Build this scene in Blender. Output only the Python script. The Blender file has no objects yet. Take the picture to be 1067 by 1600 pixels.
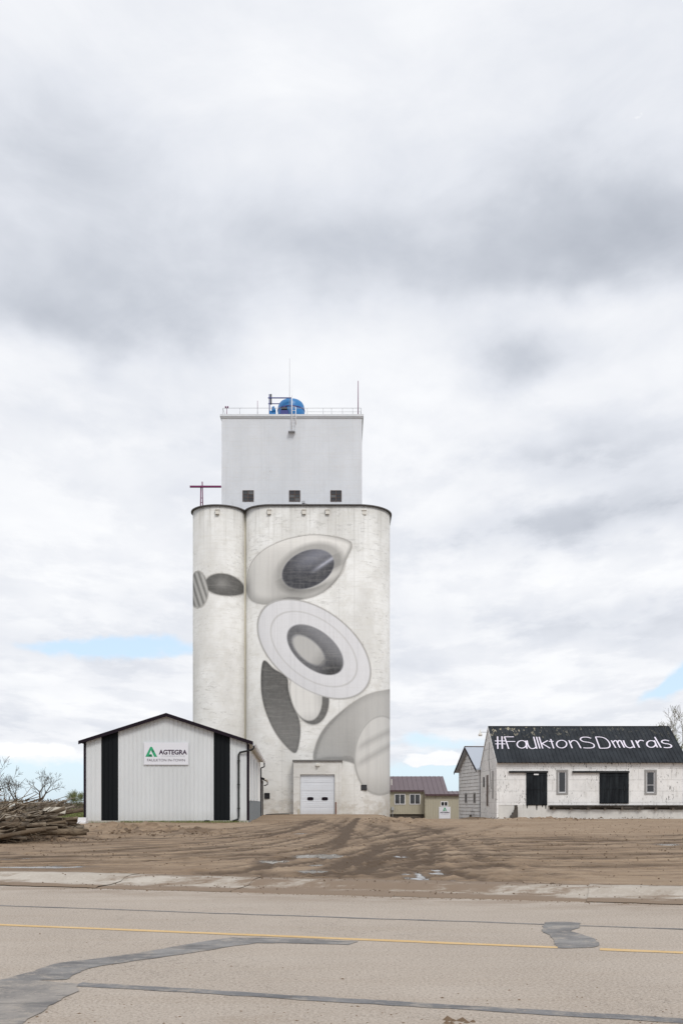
import bpy, math, random
import numpy as np
from mathutils import Vector, Matrix
R = math.radians
PI = math.pi
random.seed(7)
rng = np.random.default_rng(11)
S = bpy.context.scene
COL = S.collection

# ------------------------------------------------------------------ camera, sun, exposure
EYE = 1.6
FPX = 1500.0          # focal length in photograph pixels (1067 x 1600)
HZ = 1255.0           # row of the horizon
cd = bpy.data.cameras.new('camera')
cam = bpy.data.objects.new('camera', cd)
COL.objects.link(cam)
cam.location = (0, 0, EYE)
cam.rotation_euler = (R(90), 0, 0)
cd.sensor_fit = 'VERTICAL'
cd.sensor_height = 36
cd.sensor_width = 24
cd.lens = FPX / 1600 * 36
cd.shift_y = (HZ - 800) / 1600
cd.clip_end = 20000
cd.clip_start = 0.1
S.camera = cam
S.view_settings.view_transform = 'Standard'
S.view_settings.look = 'None'
S.view_settings.exposure = 0.17
S.view_settings.gamma = 1.0

SUN_AZ, SUN_EL = 160, 48     # azimuth clockwise from +Y (behind the camera, a little right)
sd = bpy.data.lights.new('sun', 'SUN')
sd.energy = 1.45
sd.angle = R(18)
sd.color = (1.0, 0.965, 0.91)
sun = bpy.data.objects.new('sun', sd)
COL.objects.link(sun)
sdir = Vector((math.sin(R(SUN_AZ)) * math.cos(R(SUN_EL)), math.cos(R(SUN_AZ)) * math.cos(R(SUN_EL)), math.sin(R(SUN_EL))))
sun.rotation_euler = sdir.to_track_quat('Z', 'Y').to_euler()


class NT:
    """small wrapper that makes node trees short to write"""
    def __init__(s, tree):
        s.t = tree
        s.n = tree.nodes
        s.l = tree.links

    def put(s, sock, v):
        if v is None:
            return
        if isinstance(v, bpy.types.NodeSocket):
            s.l.new(v, sock)
        elif isinstance(v, (tuple, list)):
            v = tuple(v)
            if len(sock.default_value) == 4 and len(v) == 3:
                v = v + (1,)
            sock.default_value = v
        else:
            try:
                sock.default_value = v
            except TypeError:
                sock.default_value = (v, v, v, 1) if len(sock.default_value) == 4 else (v, v, v)

    def m(s, op, a, b=None, c=None, clamp=False):
        n = s.n.new('ShaderNodeMath')
        n.operation = op
        n.use_clamp = clamp
        s.put(n.inputs[0], a); s.put(n.inputs[1], b)
        if c is not None: s.put(n.inputs[2], c)
        return n.outputs[0]

    def add(s, a, b): return s.m('ADD', a, b)
    def mul(s, a, b): return s.m('MULTIPLY', a, b)

    def step(s, x, a, b, lo=0.0, hi=1.0):
        n = s.n.new('ShaderNodeMapRange')
        n.interpolation_type = 'SMOOTHSTEP'
        s.put(n.inputs[0], x); s.put(n.inputs[1], a); s.put(n.inputs[2], b)
        s.put(n.inputs[3], lo); s.put(n.inputs[4], hi)
        return n.outputs[0]

    def mix(s, f, a, b, mode='MIX'):
        n = s.n.new('ShaderNodeMix')
        n.data_type = 'RGBA'
        n.blend_type = mode
        s.put(n.inputs[0], f); s.put(n.inputs[6], a); s.put(n.inputs[7], b)
        return n.outputs[2]

    def pos(s): return s.n.new('ShaderNodeNewGeometry').outputs['Position']
    def obj(s): return s.n.new('ShaderNodeTexCoord').outputs['Object']
    def rnd(s): return s.n.new('ShaderNodeObjectInfo').outputs['Random']

    def sep(s, v):
        n = s.n.new('ShaderNodeSeparateXYZ')
        s.put(n.inputs[0], v)
        return n.outputs

    def comb(s, x, y, z):
        n = s.n.new('ShaderNodeCombineXYZ')
        s.put(n.inputs[0], x); s.put(n.inputs[1], y); s.put(n.inputs[2], z)
        return n.outputs[0]

    def vmul(s, v, sc, off=(0, 0, 0)):
        n = s.n.new('ShaderNodeMapping')
        s.put(n.inputs[0], v)
        n.inputs['Scale'].default_value = sc
        n.inputs['Location'].default_value = off
        return n.outputs[0]

    def noise(s, v, scale=1.0, detail=4, rough=0.55, stretch=None, off=(0, 0, 0), dist=0.0, color=False):
        if stretch: v = s.vmul(v, stretch, off)
        n = s.n.new('ShaderNodeTexNoise')
        s.put(n.inputs['Vector'], v)
        n.inputs['Scale'].default_value = scale
        n.inputs['Detail'].default_value = detail
        n.inputs['Roughness'].default_value = rough
        n.inputs['Distortion'].default_value = dist
        return n.outputs['Color' if color else 'Fac']

    def ramp(s, f, stops):
        n = s.n.new('ShaderNodeValToRGB')
        s.put(n.inputs[0], f)
        e = n.color_ramp.elements
        while len(e) < len(stops): e.new(0.5)
        for i, (p, c) in enumerate(stops):
            e[i].position = p
            e[i].color = (c[0], c[1], c[2], 1) if isinstance(c, (tuple, list)) else (c, c, c, 1)
        return n.outputs[0]

    def bump(s, h, strength=0.3, dist=0.02):
        n = s.n.new('ShaderNodeBump')
        n.inputs['Strength'].default_value = strength
        n.inputs['Distance'].default_value = dist
        s.put(n.inputs['Height'], h)
        return n.outputs[0]

    def attr(s, name):
        n = s.n.new('ShaderNodeAttribute')
        n.attribute_name = name
        return n


# ------------------------------------------------------------------ world: broken overcast
def make_world():
    w = bpy.data.worlds.new('World')
    S.world = w
    w.use_nodes = True
    t = w.node_tree
    t.nodes.clear()
    k = NT(t)
    tc = t.nodes.new('ShaderNodeTexCoord').outputs['Generated']
    x, y, z = k.sep(tc)
    hyp = k.m('SQRT', k.add(k.mul(x, x), k.mul(y, y)))
    u = k.m('ARCTAN2', x, y)
    v = k.m('DIVIDE', z, k.m('MAXIMUM', hyp, 0.02))
    v = k.m('MINIMUM', k.m('MAXIMUM', v, -0.02), 6.0)
    # cloud-layer coordinates: thin near the horizon, broad overhead
    den = k.add(v, 0.16)
    pu = k.m('DIVIDE', u, den)
    pv = k.m('DIVIDE', 1.0, den)
    pl = k.comb(pu, pv, 0.0)
    uv = k.comb(u, v, 0.0)
    wn = k.noise(uv, 4.0, 4, 0.55, color=True)
    wx, wy, wz = k.sep(wn)
    wn2 = k.noise(uv, 17.0, 4, 0.6, color=True)
    w2x, w2y, w2z = k.sep(wn2)
    uu = k.add(u, k.add(k.mul(k.add(wx, -0.5), 0.26), k.mul(k.add(w2x, -0.5), 0.05)))
    vv = k.add(v, k.add(k.mul(k.add(wy, -0.5), 0.16), k.mul(k.add(w2y, -0.5), 0.03)))

    def blob(px, py, sx, sy, amp, tilt=0.0, U=uu, V=vv):
        cu, cv = (px - 533.5) / FPX, (HZ - py) / FPX
        du = k.add(U, -cu); dv = k.add(V, -cv)
        if tilt:
            dv = k.add(dv, k.mul(du, -tilt))
        a = k.mul(du, FPX / sx); b = k.mul(dv, FPX / sy)
        r2 = k.add(k.mul(a, a), k.mul(b, b))
        return k.mul(k.m('EXPONENT', k.mul(r2, -1.0)), amp)
    g = 0.60
    blobs = [
        (120, 60, 330, 130, .16), (520, 30, 260, 90, .12), (1000, 70, 200, 120, .10),
        (60, 250, 230, 70, -.14), (250, 420, 330, 90, -.20, .10), (700, 400, 380, 80, -.26, .10),
        (1000, 390, 260, 85, -.30), (700, 270, 300, 70, -.06), (400, 250, 220, 60, .06),
        (190, 520, 160, 50, -.30), (40, 500, 120, 60, -.08), (560, 540, 190, 90, .20), (440, 620, 220, 60, .16),
        (900, 500, 200, 40, .22), (800, 560, 95, 42, -.32), (1000, 600, 160, 70, .22), (30, 620, 150, 60, .18),
        (130, 760, 200, 100, .14), (700, 650, 150, 70, .20), (860, 745, 160, 40, -.20, -.3), (900, 840, 230, 38, -.30),
        (680, 850, 90, 40, .06), (240, 900, 200, 50, .18), (130, 950, 150, 26, .10), (820, 930, 260, 34, .24),
        (960, 980, 200, 18, -.16), (800, 1010, 180, 22, .15), (180, 1085, 260, 34, .22), (820, 1070, 250, 26, .28),
        (60, 1040, 90, 14, .2), (90, 1180, 120, 22, .24), (180, 1125, 150, 14, -.10), (700, 1120, 120, 14, -.08), (960, 1015, 160, 12, -.1),
        (90, 700, 120, 30, -.07), (640, 770, 60, 60, .1), (260, 680, 80, 40, -.05),
    ]
    for b in blobs:
        g = k.add(g, blob(*b))
    n1 = k.noise(pl, 1.3, 6, 0.52, dist=0.25)
    n2 = k.noise(uv, 6.0, 5, 0.6, stretch=(1, 1.5, 1), off=(3, 1, 0), dist=0.4)
    n3 = k.noise(pl, 5.5, 4, 0.55, stretch=(1, 1, 1), off=(7, 2, 0), dist=0.3)
    g = k.add(g, k.mul(k.add(n1, -0.5), 0.85))
    g = k.add(g, k.mul(k.add(n2, -0.5), 0.50))
    g = k.add(g, k.mul(k.add(n3, -0.5), 0.16))
    low = k.step(v, .52, .30)
    n4 = k.noise(pl, 2.6, 7, 0.6, stretch=(1.1, 1.0, 1), off=(11, 4, 0), dist=0.1)
    g = k.add(g, k.mul(k.add(k.step(n4, .42, .57), -.28), k.add(.03, k.mul(low, .16))))
    g = k.add(g, k.mul(low, .07))
    cloud = k.ramp(g, [(0.0, (.40, .43, .49)), (0.30, (.53, .56, .62)), (0.58, (.69, .715, .77)), (0.82, (.80, .815, .85)), (1.0, (.87, .88, .90))])
    # blue gaps
    bl = 0.0
    U2 = k.add(u, k.mul(k.add(wx, -0.5), 0.10)); V2 = k.add(v, k.add(k.mul(k.add(wy, -0.5), 0.04), k.mul(k.add(w2y, -0.5), 0.025)))
    for b in [(215, 1018, 120, 17, 1.1), (95, 1012, 70, 10, .5), (1065, 1060, 45, 24, 1.2, .5), (1010, 1085, 40, 12, .6, .4), (65, 1222, 210, 34, 1.45), (250, 1215, 60, 30, .5), (660, 1232, 190, 38, 1.6), (672, 1162, 95, 14, .75),
              (1300, 1100, 160, 60, 1.0), (-300, 1130, 200, 60, .9)]:
        bl = k.add(bl, blob(*b, *([0.0] if len(b) == 5 else []), U2, V2))
    bn = k.noise(uv, 22.0, 5, 0.6, stretch=(1, 2.2, 1), off=(1, 5, 0))
    bl = k.add(bl, k.mul(k.add(bn, -0.5), 0.9))
    bmask = k.step(bl, 0.28, 0.85)
    # small heaped clouds low above the horizon
    cn = k.noise(uv, 26.0, 5, 0.55, stretch=(1, 1.6, 1), off=(2.3, 8, 0))
    cu_ = k.add(k.mul(k.add(cn, -0.5), 2.2), k.add(blob(655, 1190, 58, 15, 1.0, 0.0, u, v), k.add(blob(700, 1180, 30, 14, .55, 0.0, u, v), blob(60, 1178, 100, 13, .9, 0.0, u, v))))
    cmask = k.mul(k.step(cu_, 0.50, 0.70), k.step(v, 0.022, 0.034))
    bmask = k.mul(bmask, k.m('SUBTRACT', 1.0, cmask))
    cloud = k.mix(k.mul(cmask, 0.7), cloud, (.93, .93, .94))

    sky = t.nodes.new('ShaderNodeTexSky')
    sky.sky_type = 'NISHITA'
    sky.sun_disc = False
    sky.sun_elevation = R(SUN_EL)
    sky.sun_rotation = R(SUN_AZ)
    sky.altitude = 400
    b1 = t.nodes.new('ShaderNodeBackground'); k.put(b1.inputs[0], sky.outputs[0]); b1.inputs[1].default_value = 0.13
    thin = t.nodes.new('ShaderNodeBackground'); thin.inputs[0].default_value = (.62, .775, .93, 1); thin.inputs[1].default_value = 1.0
    b2 = t.nodes.new('ShaderNodeBackground'); k.put(b2.inputs[0], cloud); b2.inputs[1].default_value = 1.0
    ms0 = t.nodes.new('ShaderNodeMixShader'); ms0.inputs[0].default_value = 0.72
    k.l.new(b1.outputs[0], ms0.inputs[1]); k.l.new(thin.outputs[0], ms0.inputs[2])
    ms = t.nodes.new('ShaderNodeMixShader')
    k.put(ms.inputs[0], bmask); k.l.new(b2.outputs[0], ms.inputs[1]); k.l.new(ms0.outputs[0], ms.inputs[2])
    out = t.nodes.new('ShaderNodeOutputWorld')
    k.l.new(ms.outputs[0], out.inputs[0])


make_world()


# ------------------------------------------------------------------ helpers
def at(px, py, Y):
    return Vector(((px - 533.5) / FPX * Y, Y, EYE + (HZ - py) / FPX * Y))


def X_(px, Y): return (px - 533.5) / FPX * Y
def Z_(py, Y): return EYE + (HZ - py) / FPX * Y


def tag(o, label=None, cat=None, group=None, kind=None):
    if label: o['label'] = label
    if cat: o['category'] = cat
    if group: o['group'] = group
    if kind: o['kind'] = kind
    return o


def empty(name, loc, rz=0, label=None, cat=None, group=None):
    o = bpy.data.objects.new(name, None)
    COL.objects.link(o)
    o.location = loc
    o.rotation_euler = (0, 0, rz)
    o.empty_display_size = 0.3
    return tag(o, label, cat, group)


def world_m(o):
    m = Matrix.LocRotScale(o.location, o.rotation_euler, o.scale)
    return world_m(o.parent) @ m if o.parent else m


class MB:
    def __init__(s, M=None):
        s.v = []; s.f = []; s.sm = []
        s.M = M            # author in this frame (Matrix), otherwise world

    def av(s, p):
        p = Vector(p)
        if s.M: p = s.M @ p
        s.v.append(p)
        return len(s.v) - 1

    def face(s, pts, smooth=False):
        s.f.append([s.av(p) for p in pts]); s.sm.append(smooth)

    def box(s, a, b):
        x0, x1 = sorted((a[0], b[0])); y0, y1 = sorted((a[1], b[1])); z0, z1 = sorted((a[2], b[2]))
        i = [s.av(p) for p in ((x0, y0, z0), (x1, y0, z0), (x1, y1, z0), (x0, y1, z0), (x0, y0, z1), (x1, y0, z1), (x1, y1, z1), (x0, y1, z1))]
        for q in ((3, 2, 1, 0), (4, 5, 6, 7), (0, 1, 5, 4), (1, 2, 6, 5), (2, 3, 7, 6), (3, 0, 4, 7)):
            s.f.append([i[j] for j in q]); s.sm.append(False)
        return s

    def prism(s, poly, d):
        """closed polygon of 3D points extruded by vector d"""
        d = Vector(d)
        a = [s.av(p) for p in poly]
        b = [s.av(Vector(p) + d) for p in poly]
        n = len(a)
        s.f.append(a[::-1]); s.sm.append(False)
        s.f.append(b); s.sm.append(False)
        for i in range(n):
            s.f.append([a[i], a[(i + 1) % n], b[(i + 1) % n], b[i]]); s.sm.append(False)
        return s

    def tube(s, pts, r, n=8, cap=True, smooth=True):
        pts = [Vector(p) for p in pts]
        rr = r if isinstance(r, (list, tuple)) else [r] * len(pts)
        prev = None; rings = []
        for i, p in enumerate(pts):
            d = (pts[min(i + 1, len(pts) - 1)] - pts[max(i - 1, 0)])
            if d.length < 1e-9: d = Vector((0, 0, 1))
            d.normalize()
            ref = prev if prev is not None else (Vector((0, 0, 1)) if abs(d.z) < 0.9 else Vector((1, 0, 0)))
            a = (ref - d * ref.dot(d))
            if a.length < 1e-6: a = d.orthogonal()
            a.normalize(); prev = a
            b = d.cross(a)
            rings.append([s.av(p + (a * math.cos(t) + b * math.sin(t)) * rr[i]) for t in [2 * PI * j / n for j in range(n)]])
        for i in range(len(rings) - 1):
            for j in range(n):
                s.f.append([rings[i][j], rings[i][(j + 1) % n], rings[i + 1][(j + 1) % n], rings[i + 1][j]]); s.sm.append(smooth)
        if cap:
            s.f.append(rings[0][::-1]); s.sm.append(False)
            s.f.append(rings[-1]); s.sm.append(False)
        return s

    def lathe(s, c, prof, n=32, smooth=True):
        c = Vector(c)
        rings = []
        for (r, z) in prof:
            rings.append([s.av(c + Vector((r * math.cos(2 * PI * j / n), r * math.sin(2 * PI * j / n), z))) for j in range(n)])
        for i in range(len(rings) - 1):
            for j in range(n):
                s.f.append([rings[i][j], rings[i][(j + 1) % n], rings[i + 1][(j + 1) % n], rings[i + 1][j]]); s.sm.append(smooth)
        s.f.append(rings[0][::-1]); s.sm.append(False)
        s.f.append(rings[-1]); s.sm.append(False)
        return s

    def build(s, name, mat, parent=None, label=None):
        me = bpy.data.meshes.new(name)
        v = s.v
        if parent is not None:
            Mi = world_m(parent).inverted()
            v = [Mi @ p for p in v]
            loc = None
        else:
            a = np.array([tuple(p) for p in v])
            loc = Vector(((a[:, 0].min() + a[:, 0].max()) / 2, (a[:, 1].min() + a[:, 1].max()) / 2, a[:, 2].min()))
            v = [p - loc for p in v]
        me.from_pydata([tuple(p) for p in v], [], s.f)
        me.polygons.foreach_set('use_smooth', s.sm)
        me.materials.append(mat)
        me.update()
        o = bpy.data.objects.new(name, me)
        COL.objects.link(o)
        if loc: o.location = loc
        if parent is not None: o.parent = parent
        if label: o['label'] = label
        return o


def frame(o, x, y, z):
    """matrix with the given origin and axes"""
    M = Matrix.Identity(4)
    for i, a in enumerate((x, y, z)):
        a = Vector(a)
        for j in range(3): M[j][i] = a[j]
    for j in range(3): M[j][3] = o[j]
    return M


def copy_tree(o, parent=None):
    c = o.copy()
    COL.objects.link(c)
    c.parent = parent
    for ch in list(o.children): copy_tree(ch, c)
    return c


def text_faces(mb, s, M, size, bold=0.0, align='LEFT', width=None):
    """letters as flat faces, set on the plane of M (x right, y up)"""
    cu = bpy.data.curves.new('tmp', 'FONT')
    cu.body = s; cu.size = size; cu.offset = bold; cu.align_x = align
    cu.resolution_u = 6
    ob = bpy.data.objects.new('tmp', cu)
    COL.objects.link(ob)
    dg = bpy.context.evaluated_depsgraph_get()
    me = bpy.data.meshes.new_from_object(ob.evaluated_get(dg))
    xs = [p.co.x for p in me.vertices]
    sx = 1.0
    if width: sx = width / (max(xs) - min(xs))
    base = len(mb.v)
    x0 = min(xs)
    for p in me.vertices:
        mb.av(M @ Vector(((p.co.x - (x0 if width else 0)) * sx, p.co.y, 0)))
    for f in me.polygons:
        mb.f.append([base + i for i in f.vertices]); mb.sm.append(False)
    bpy.data.objects.remove(ob); bpy.data.curves.remove(cu); bpy.data.meshes.remove(me)


def ribbon(mb, pts, w, closed=False):
    """flat strip of width w along 3D points; each point carries its in-plane side vector"""
    P = [Vector(p[0]) for p in pts]
    nrm = pts[0][1]
    n = len(P)
    L = []; Rr = []
    for i in range(n):
        if closed:
            d1 = (P[i] - P[i - 1]).normalized(); d2 = (P[(i + 1) % n] - P[i]).normalized()
        else:
            d1 = (P[i] - P[i - 1]).normalized() if i > 0 else (P[1] - P[0]).normalized()
            d2 = (P[i + 1] - P[i]).normalized() if i < n - 1 else d1
        s1 = nrm.cross(d1); s2 = nrm.cross(d2)
        sd_ = (s1 + s2)
        if sd_.length < 1e-6: sd_ = s1.copy()
        sd_.normalize()
        k = min(1.8, 1 / max(0.4, sd_.dot(s1)))
        L.append(mb.av(P[i] + sd_ * w / 2 * k)); Rr.append(mb.av(P[i] - sd_ * w / 2 * k))
    for i in range(n if closed else n - 1):
        j = (i + 1) % n
        mb.f.append([L[i], Rr[i], Rr[j], L[j]]); mb.sm.append(False)


# ------------------------------------------------------------------ materials
def material(name):
    m = bpy.data.materials.new(name)
    m.use_nodes = True
    t = m.node_tree
    t.nodes.clear()
    k = NT(t)
    b = t.nodes.new('ShaderNodeBsdfPrincipled')
    o = t.nodes.new('ShaderNodeOutputMaterial')
    t.links.new(b.outputs[0], o.inputs[0])
    k.b = b
    def setp(color=None, rough=None, normal=None, metal=None, spec=None):
        k.put(b.inputs['Base Color'], color); k.put(b.inputs['Roughness'], rough)
        k.put(b.inputs['Normal'], normal); k.put(b.inputs['Metallic'], metal)
        k.put(b.inputs['Specular IOR Level'], spec)
    k.set = setp
    return m, k


def simple(name, c, rough=0.6, var=0.12, scale=3.0, metal=0.0, bump=0.0, spec=0.4):
    m, k = material(name)
    p = k.pos()
    n = k.noise(p, scale, 5, 0.6)
    n2 = k.noise(p, scale * 7, 3, 0.6)
    f = k.add(k.mul(k.add(n, -0.5), 2 * var), k.mul(k.add(n2, -0.5), var))
    c1 = k.mix(k.m('ADD', f, 0.5, clamp=True), tuple(x * (1 - var) for x in c), tuple(min(1, x * (1 + var)) for x in c))
    k.set(c1, rough, k.bump(n2, bump, 0.01) if bump else None, metal, spec)
    return m


def mat_elevator(name, mural=False, clean=False):
    m, k = material(name)
    p = k.pos()
    x, y, z = k.sep(p)
    big = k.noise(p, 0.28, 5, 0.6, stretch=(1, 1, .6))
    mid = k.noise(p, 1.1, 6, 0.62, stretch=(1, 1, 1.3))
    fine = k.noise(p, 5.0, 6, 0.72)
    courses = k.noise(p, 1.0, 3, 0.6, stretch=(.55, .55, 8.0))
    vert = k.noise(p, 1.0, 5, 0.6, stretch=(3.2, 3.2, .12))
    if clean:
        a, b = (.64, .67, .71), (.72, .75, .795)
    else:
        a, b = (.61, .60, .575), (.78, .775, .755)
    c = k.mix(k.step(big, .32, .68), a, b)
    c = k.mix(k.mul(k.step(mid, .40, .72), .55 if not clean else .3), c, (.60, .585, .545) if not clean else (.66, .67, .69))
    # form-lift courses
    c = k.mix(k.mul(k.step(courses, .50, .72), .30 if not clean else .12), c, (.56, .535, .48))
    # weathered, rubbed-through paint in clustered patches
    cl = k.mul(k.step(k.noise(p, .35, 4, .6, stretch=(1, 1, .8), off=(5, 0, 3)), .50, .66), k.step(k.noise(p, 3.2, 7, .78, stretch=(1, 1, 1.5), off=(2, 0, 1)), .54, .64))
    c = k.mix(k.mul(cl, .62 if not clean else .42), c, (.40, .39, .36))
    # pale rubs
    c = k.mix(k.mul(k.step(fine, .52, .68), .22), c, (.84, .82, .77))
    # run-off streaks that hang from the top edge
    if not clean:
        top = k.step(z, 28.9, 22.0, 1.0, 0.0)
        st = k.mul(k.mul(k.step(vert, .46, .70), top), .55)
        c = k.mix(st, c, (.40, .385, .35))
        bot = k.step(z, .7, 3.0, 1.0, 0.0)
        c = k.mix(k.mul(k.mul(bot, k.step(mid, .40, .62)), .55), c, (.44, .39, .32))
    else:
        c = k.mix(k.mul(k.step(vert, .50, .72), .20), c, (.52, .53, .55))
    if not clean:
        for sx in (-5.3, -.2, 1.15):
            c = k.mix(k.mul(k.m('LESS_THAN', k.m('ABSOLUTE', k.add(x, -sx)), .035), .28), c, (.42, .41, .38))
        sc_ = k.mul(k.step(k.noise(p, 1.0, 7, .78, stretch=(1.1, 1.1, 4.0), off=(6, 6, 6)), .54, .62), k.step(k.noise(p, .22, 3, .5, off=(3, 3, 3), stretch=(1, 1, .7)), .42, .6))
        c = k.mix(k.mul(sc_, .62), c, (.45, .44, .42))
    # board/lift joints
    br = k.m('FRACT', k.mul(z, 1 / 1.22))
    ln = k.mul(k.m('MULTIPLY', k.step(br, .0, .02, 0, 1), k.step(br, .02, .045, 1, 0)), .16)
    c = k.mix(ln, c, (.45, .43, .39))
    if mural:
        at_ = k.attr('paint')
        al = k.attr('cover').outputs['Fac']
        wear = k.step(k.noise(p, 3.0, 7, .75), .30, .62, .93, 1.0)
        pc = k.mix(k.mul(k.step(courses, .45, .75), .12), at_.outputs['Color'], (.6, .59, .56))
        pc = k.mix(k.mul(k.step(vert, .45, .7), .13), pc, (.25, .25, .26))
        c = k.mix(k.mul(al, wear), c, pc)
    k.set(c, .85, k.bump(k.add(k.mul(fine, .5), mid), .35, .03), spec=.25)
    return m


def mat_ribbed(name, c, rough=.45, dirt=(.42, .37, .30), amt=.15, z0=None, metal=0.0):
    m, k = material(name)
    p = k.pos()
    x, y, z = k.sep(p)
    n = k.noise(p, .6, 5, .6, stretch=(1, 1, .4))
    n2 = k.noise(p, 3, 5, .6, stretch=(3, 3, .3))
    cc = k.mix(k.step(n, .3, .7), tuple(v * .95 for v in c), tuple(min(1, v * 1.03) for v in c))
    f = k.mul(k.step(n2, .45, .75), amt)
    if z0 is not None:
        f = k.m('ADD', f, k.mul(k.step(z, z0, z0 + .8, 1, 0), k.mul(k.noise(p, 2.2, 5, .7), .55)), clamp=True)
    cc = k.mix(f, cc, dirt)
    k.set(cc, rough, k.bump(n, .1, .02), metal, .4)
    return m


def mat_peel(name, c=(.87, .865, .855), under=(.07, .065, .06), boards=.83, amt=1.0, jw=.0135):
    """old white paint that has flaked off in patches and along joints; board joints also carry painted lap shade"""
    m, k = material(name)
    p = k.pos()
    x, y, z = k.sep(p)
    hor = k.add(x, k.mul(y, .97))
    b = k.mix(k.step(k.noise(p, .9, 5, .6), .3, .7), tuple(v * .86 for v in c), c)
    b = k.mix(k.mul(k.step(k.noise(p, 2.5, 5, .7, stretch=(1.4, 1.4, .4)), .48, .75), .35), b, (.50, .47, .42))
    cluster = k.step(k.noise(p, .55, 3, .6, off=(4, 0, 2), stretch=(1, 1, 1)), .46, .62)
    fl = k.step(k.noise(p, 3.4, 7, .75, stretch=(2.6, 2.6, .9), dist=.4), .575, .595)
    flakes = k.mul(fl, k.m('ADD', k.mul(cluster, 1.0), .10, clamp=True))
    # joints: long sheets in level courses with a few butt joints
    wob = k.mul(k.add(k.noise(p, 1.3, 2, .5), -.5), .035)
    zz = k.m('DIVIDE', k.add(z, wob), boards)
    fz = k.m('FRACT', zz)
    row = k.m('FLOOR', zz)
    j1 = k.m('LESS_THAN', fz, jw / boards)
    fx = k.m('FRACT', k.add(k.m('DIVIDE', hor, 2.42), k.mul(row, .37)))
    j2 = k.m('LESS_THAN', fx, .006)
    gate = k.step(k.noise(p, 1.6, 4, .6, stretch=(1, 1, .6)), .32, .5)
    jn = k.mul(k.m('MAXIMUM', j1, k.mul(j2, .8)), gate)
    edge = k.mul(k.m('LESS_THAN', fz, .12), k.step(k.noise(p, 5.0, 6, .75, stretch=(1, 1, 1.6)), .60, .63))
    f = k.m('MAXIMUM', flakes, k.m('MAXIMUM', k.mul(jn, .8), k.mul(edge, .8)))
    f = k.mul(f, amt)
    cc = k.mix(f, b, under)
    k.set(cc, .75, k.bump(k.m('SUBTRACT', 1.0, f), .4, .01), spec=.3)
    return m


M = {}
M['wall'] = mat_elevator('weathered_white_concrete')
M['mural'] = mat_elevator('painted_concrete', mural=True)
M['head'] = mat_elevator('headhouse_white_paint', clean=True)
M['rim'] = simple('dark_rim', (.10, .095, .095), .7, .2)
M['joint'] = simple('yellowed_joint', (.60, .56, .44), .85, .12, 2)
M['slab'] = simple('dark_slab', (.16, .155, .15), .8, .2, 4)
M['vent'] = simple('vent_metal', (.70, .68, .63), .6, .1)
M['white_metal'] = mat_ribbed('white_steel_siding', (.66, .685, .70), z0=.5, amt=.06)
M['side_metal'] = mat_ribbed('white_steel_side_lit', (.78, .785, .78), z0=.5, amt=.06)  # lighter copy of the siding white; the side's brighter light is in the colour
M['black_metal'] = simple('black_steel_siding', (.006, .008, .010), .6, .1, spec=.15)
M['trim'] = simple('dark_trim', (.012, .007, .013), .55, .1, spec=.15)
M['wains'] = mat_ribbed('blue_grey_steel', (.20, .225, .245), .45, amt=.15)
M['soffit'] = simple('white_soffit', (.62, .60, .54), .5, .1)
M['roof_black'] = simple('black_steel_roof', (.012, .012, .015), .5, .1, spec=.2)
M['conc'] = simple('concrete', (.46, .44, .40), .9, .18, 5, bump=.3)
M['door'] = mat_ribbed('white_door', (.74, .77, .82), .4, amt=.04, z0=.45)
M['glass_dark'] = simple('dark_glass', (.03, .03, .035), .12, .05, spec=.6)
M['glass_grey'] = simple('grey_reflection_glass', (.06, .065, .07), .3, .3)  # grey base colour stands in for reflection on the panes
M['glass_grey2'] = simple('pale_reflection_glass', (.11, .115, .12), .4, .3)  # paler grey, again a pane reflection put into the base colour
M['rust'] = simple('rusty_steel', (.16, .06, .04), .7, .3)
M['black'] = simple('black_paint', (.012, .013, .014), .55, .2)
M['white_paint'] = simple('white_paint', (.78, .78, .80), .5, .05)
M['steel'] = simple('galvanised_steel', (.42, .43, .45), .45, .12, metal=.3)
M['blue'] = simple('blue_tank_paint', (.03, .19, .46), .38, .12, 2)
M['blue_dark'] = simple('dark_blue_steel', (.05, .06, .22), .5, .2)
M['maroon'] = simple('maroon_steel', (.15, .014, .085), .5, .2)
M['tan'] = mat_ribbed('tan_steel_siding', (.44, .41, .32), .5, amt=.08, z0=-.1)
M['purple_roof'] = mat_ribbed('plum_steel_roof', (.15, .112, .125), .5, amt=.06)
M['plum'] = simple('plum_trim', (.085, .05, .055), .5, .15)
M['peel'] = mat_peel('peeling_white_panels')
M['peel_siding'] = mat_peel('peeling_white_boards', boards=.30, amt=1.0, c=(.80, .805, .81), jw=.032)  # wide dark joint lines paint the shade under each board lap
M['peel_found'] = mat_peel('stained_white_foundation', c=(.70, .69, .66), boards=2.0, amt=.35)
M['grey_wood'] = simple('grey_wood', (.30, .295, .29), .85, .25, 6)
M['dark_wood'] = simple('dark_rotten_wood', (.085, .075, .065), .9, .5, 3)
M['pale_wood'] = simple('pale_wood', (.50, .46, .38), .85, .25, 6)
M['silver_roof'] = simple('bare_steel_roof', (.46, .50, .56), .45, .08, metal=.2)
M['grass'] = simple('grass', (.15, .17, .05), .8, .35, 3)
M['sign_white'] = simple('sign_face', (.74, .75, .80), .35, .02)
M['purple_ink'] = simple('dark_purple_ink', (.035, .012, .045), .5, .05)
M['grey_ink'] = simple('pale_grey_ink', (.45, .45, .50), .5, .05)
M['green'] = simple('green_ink', (.03, .36, .17), .5, .06)
M['green_dark'] = simple('dark_green_ink', (.01, .16, .07), .5, .06)
M['roof_ink'] = simple('white_lettering_paint', (.76, .71, .80), .55, .06)
M['bark'] = simple('grey_brown_bark', (.10, .08, .065), .9, .3, 8)
M['twig'] = simple('twig', (.19, .165, .13), .9, .25, 4)
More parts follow.
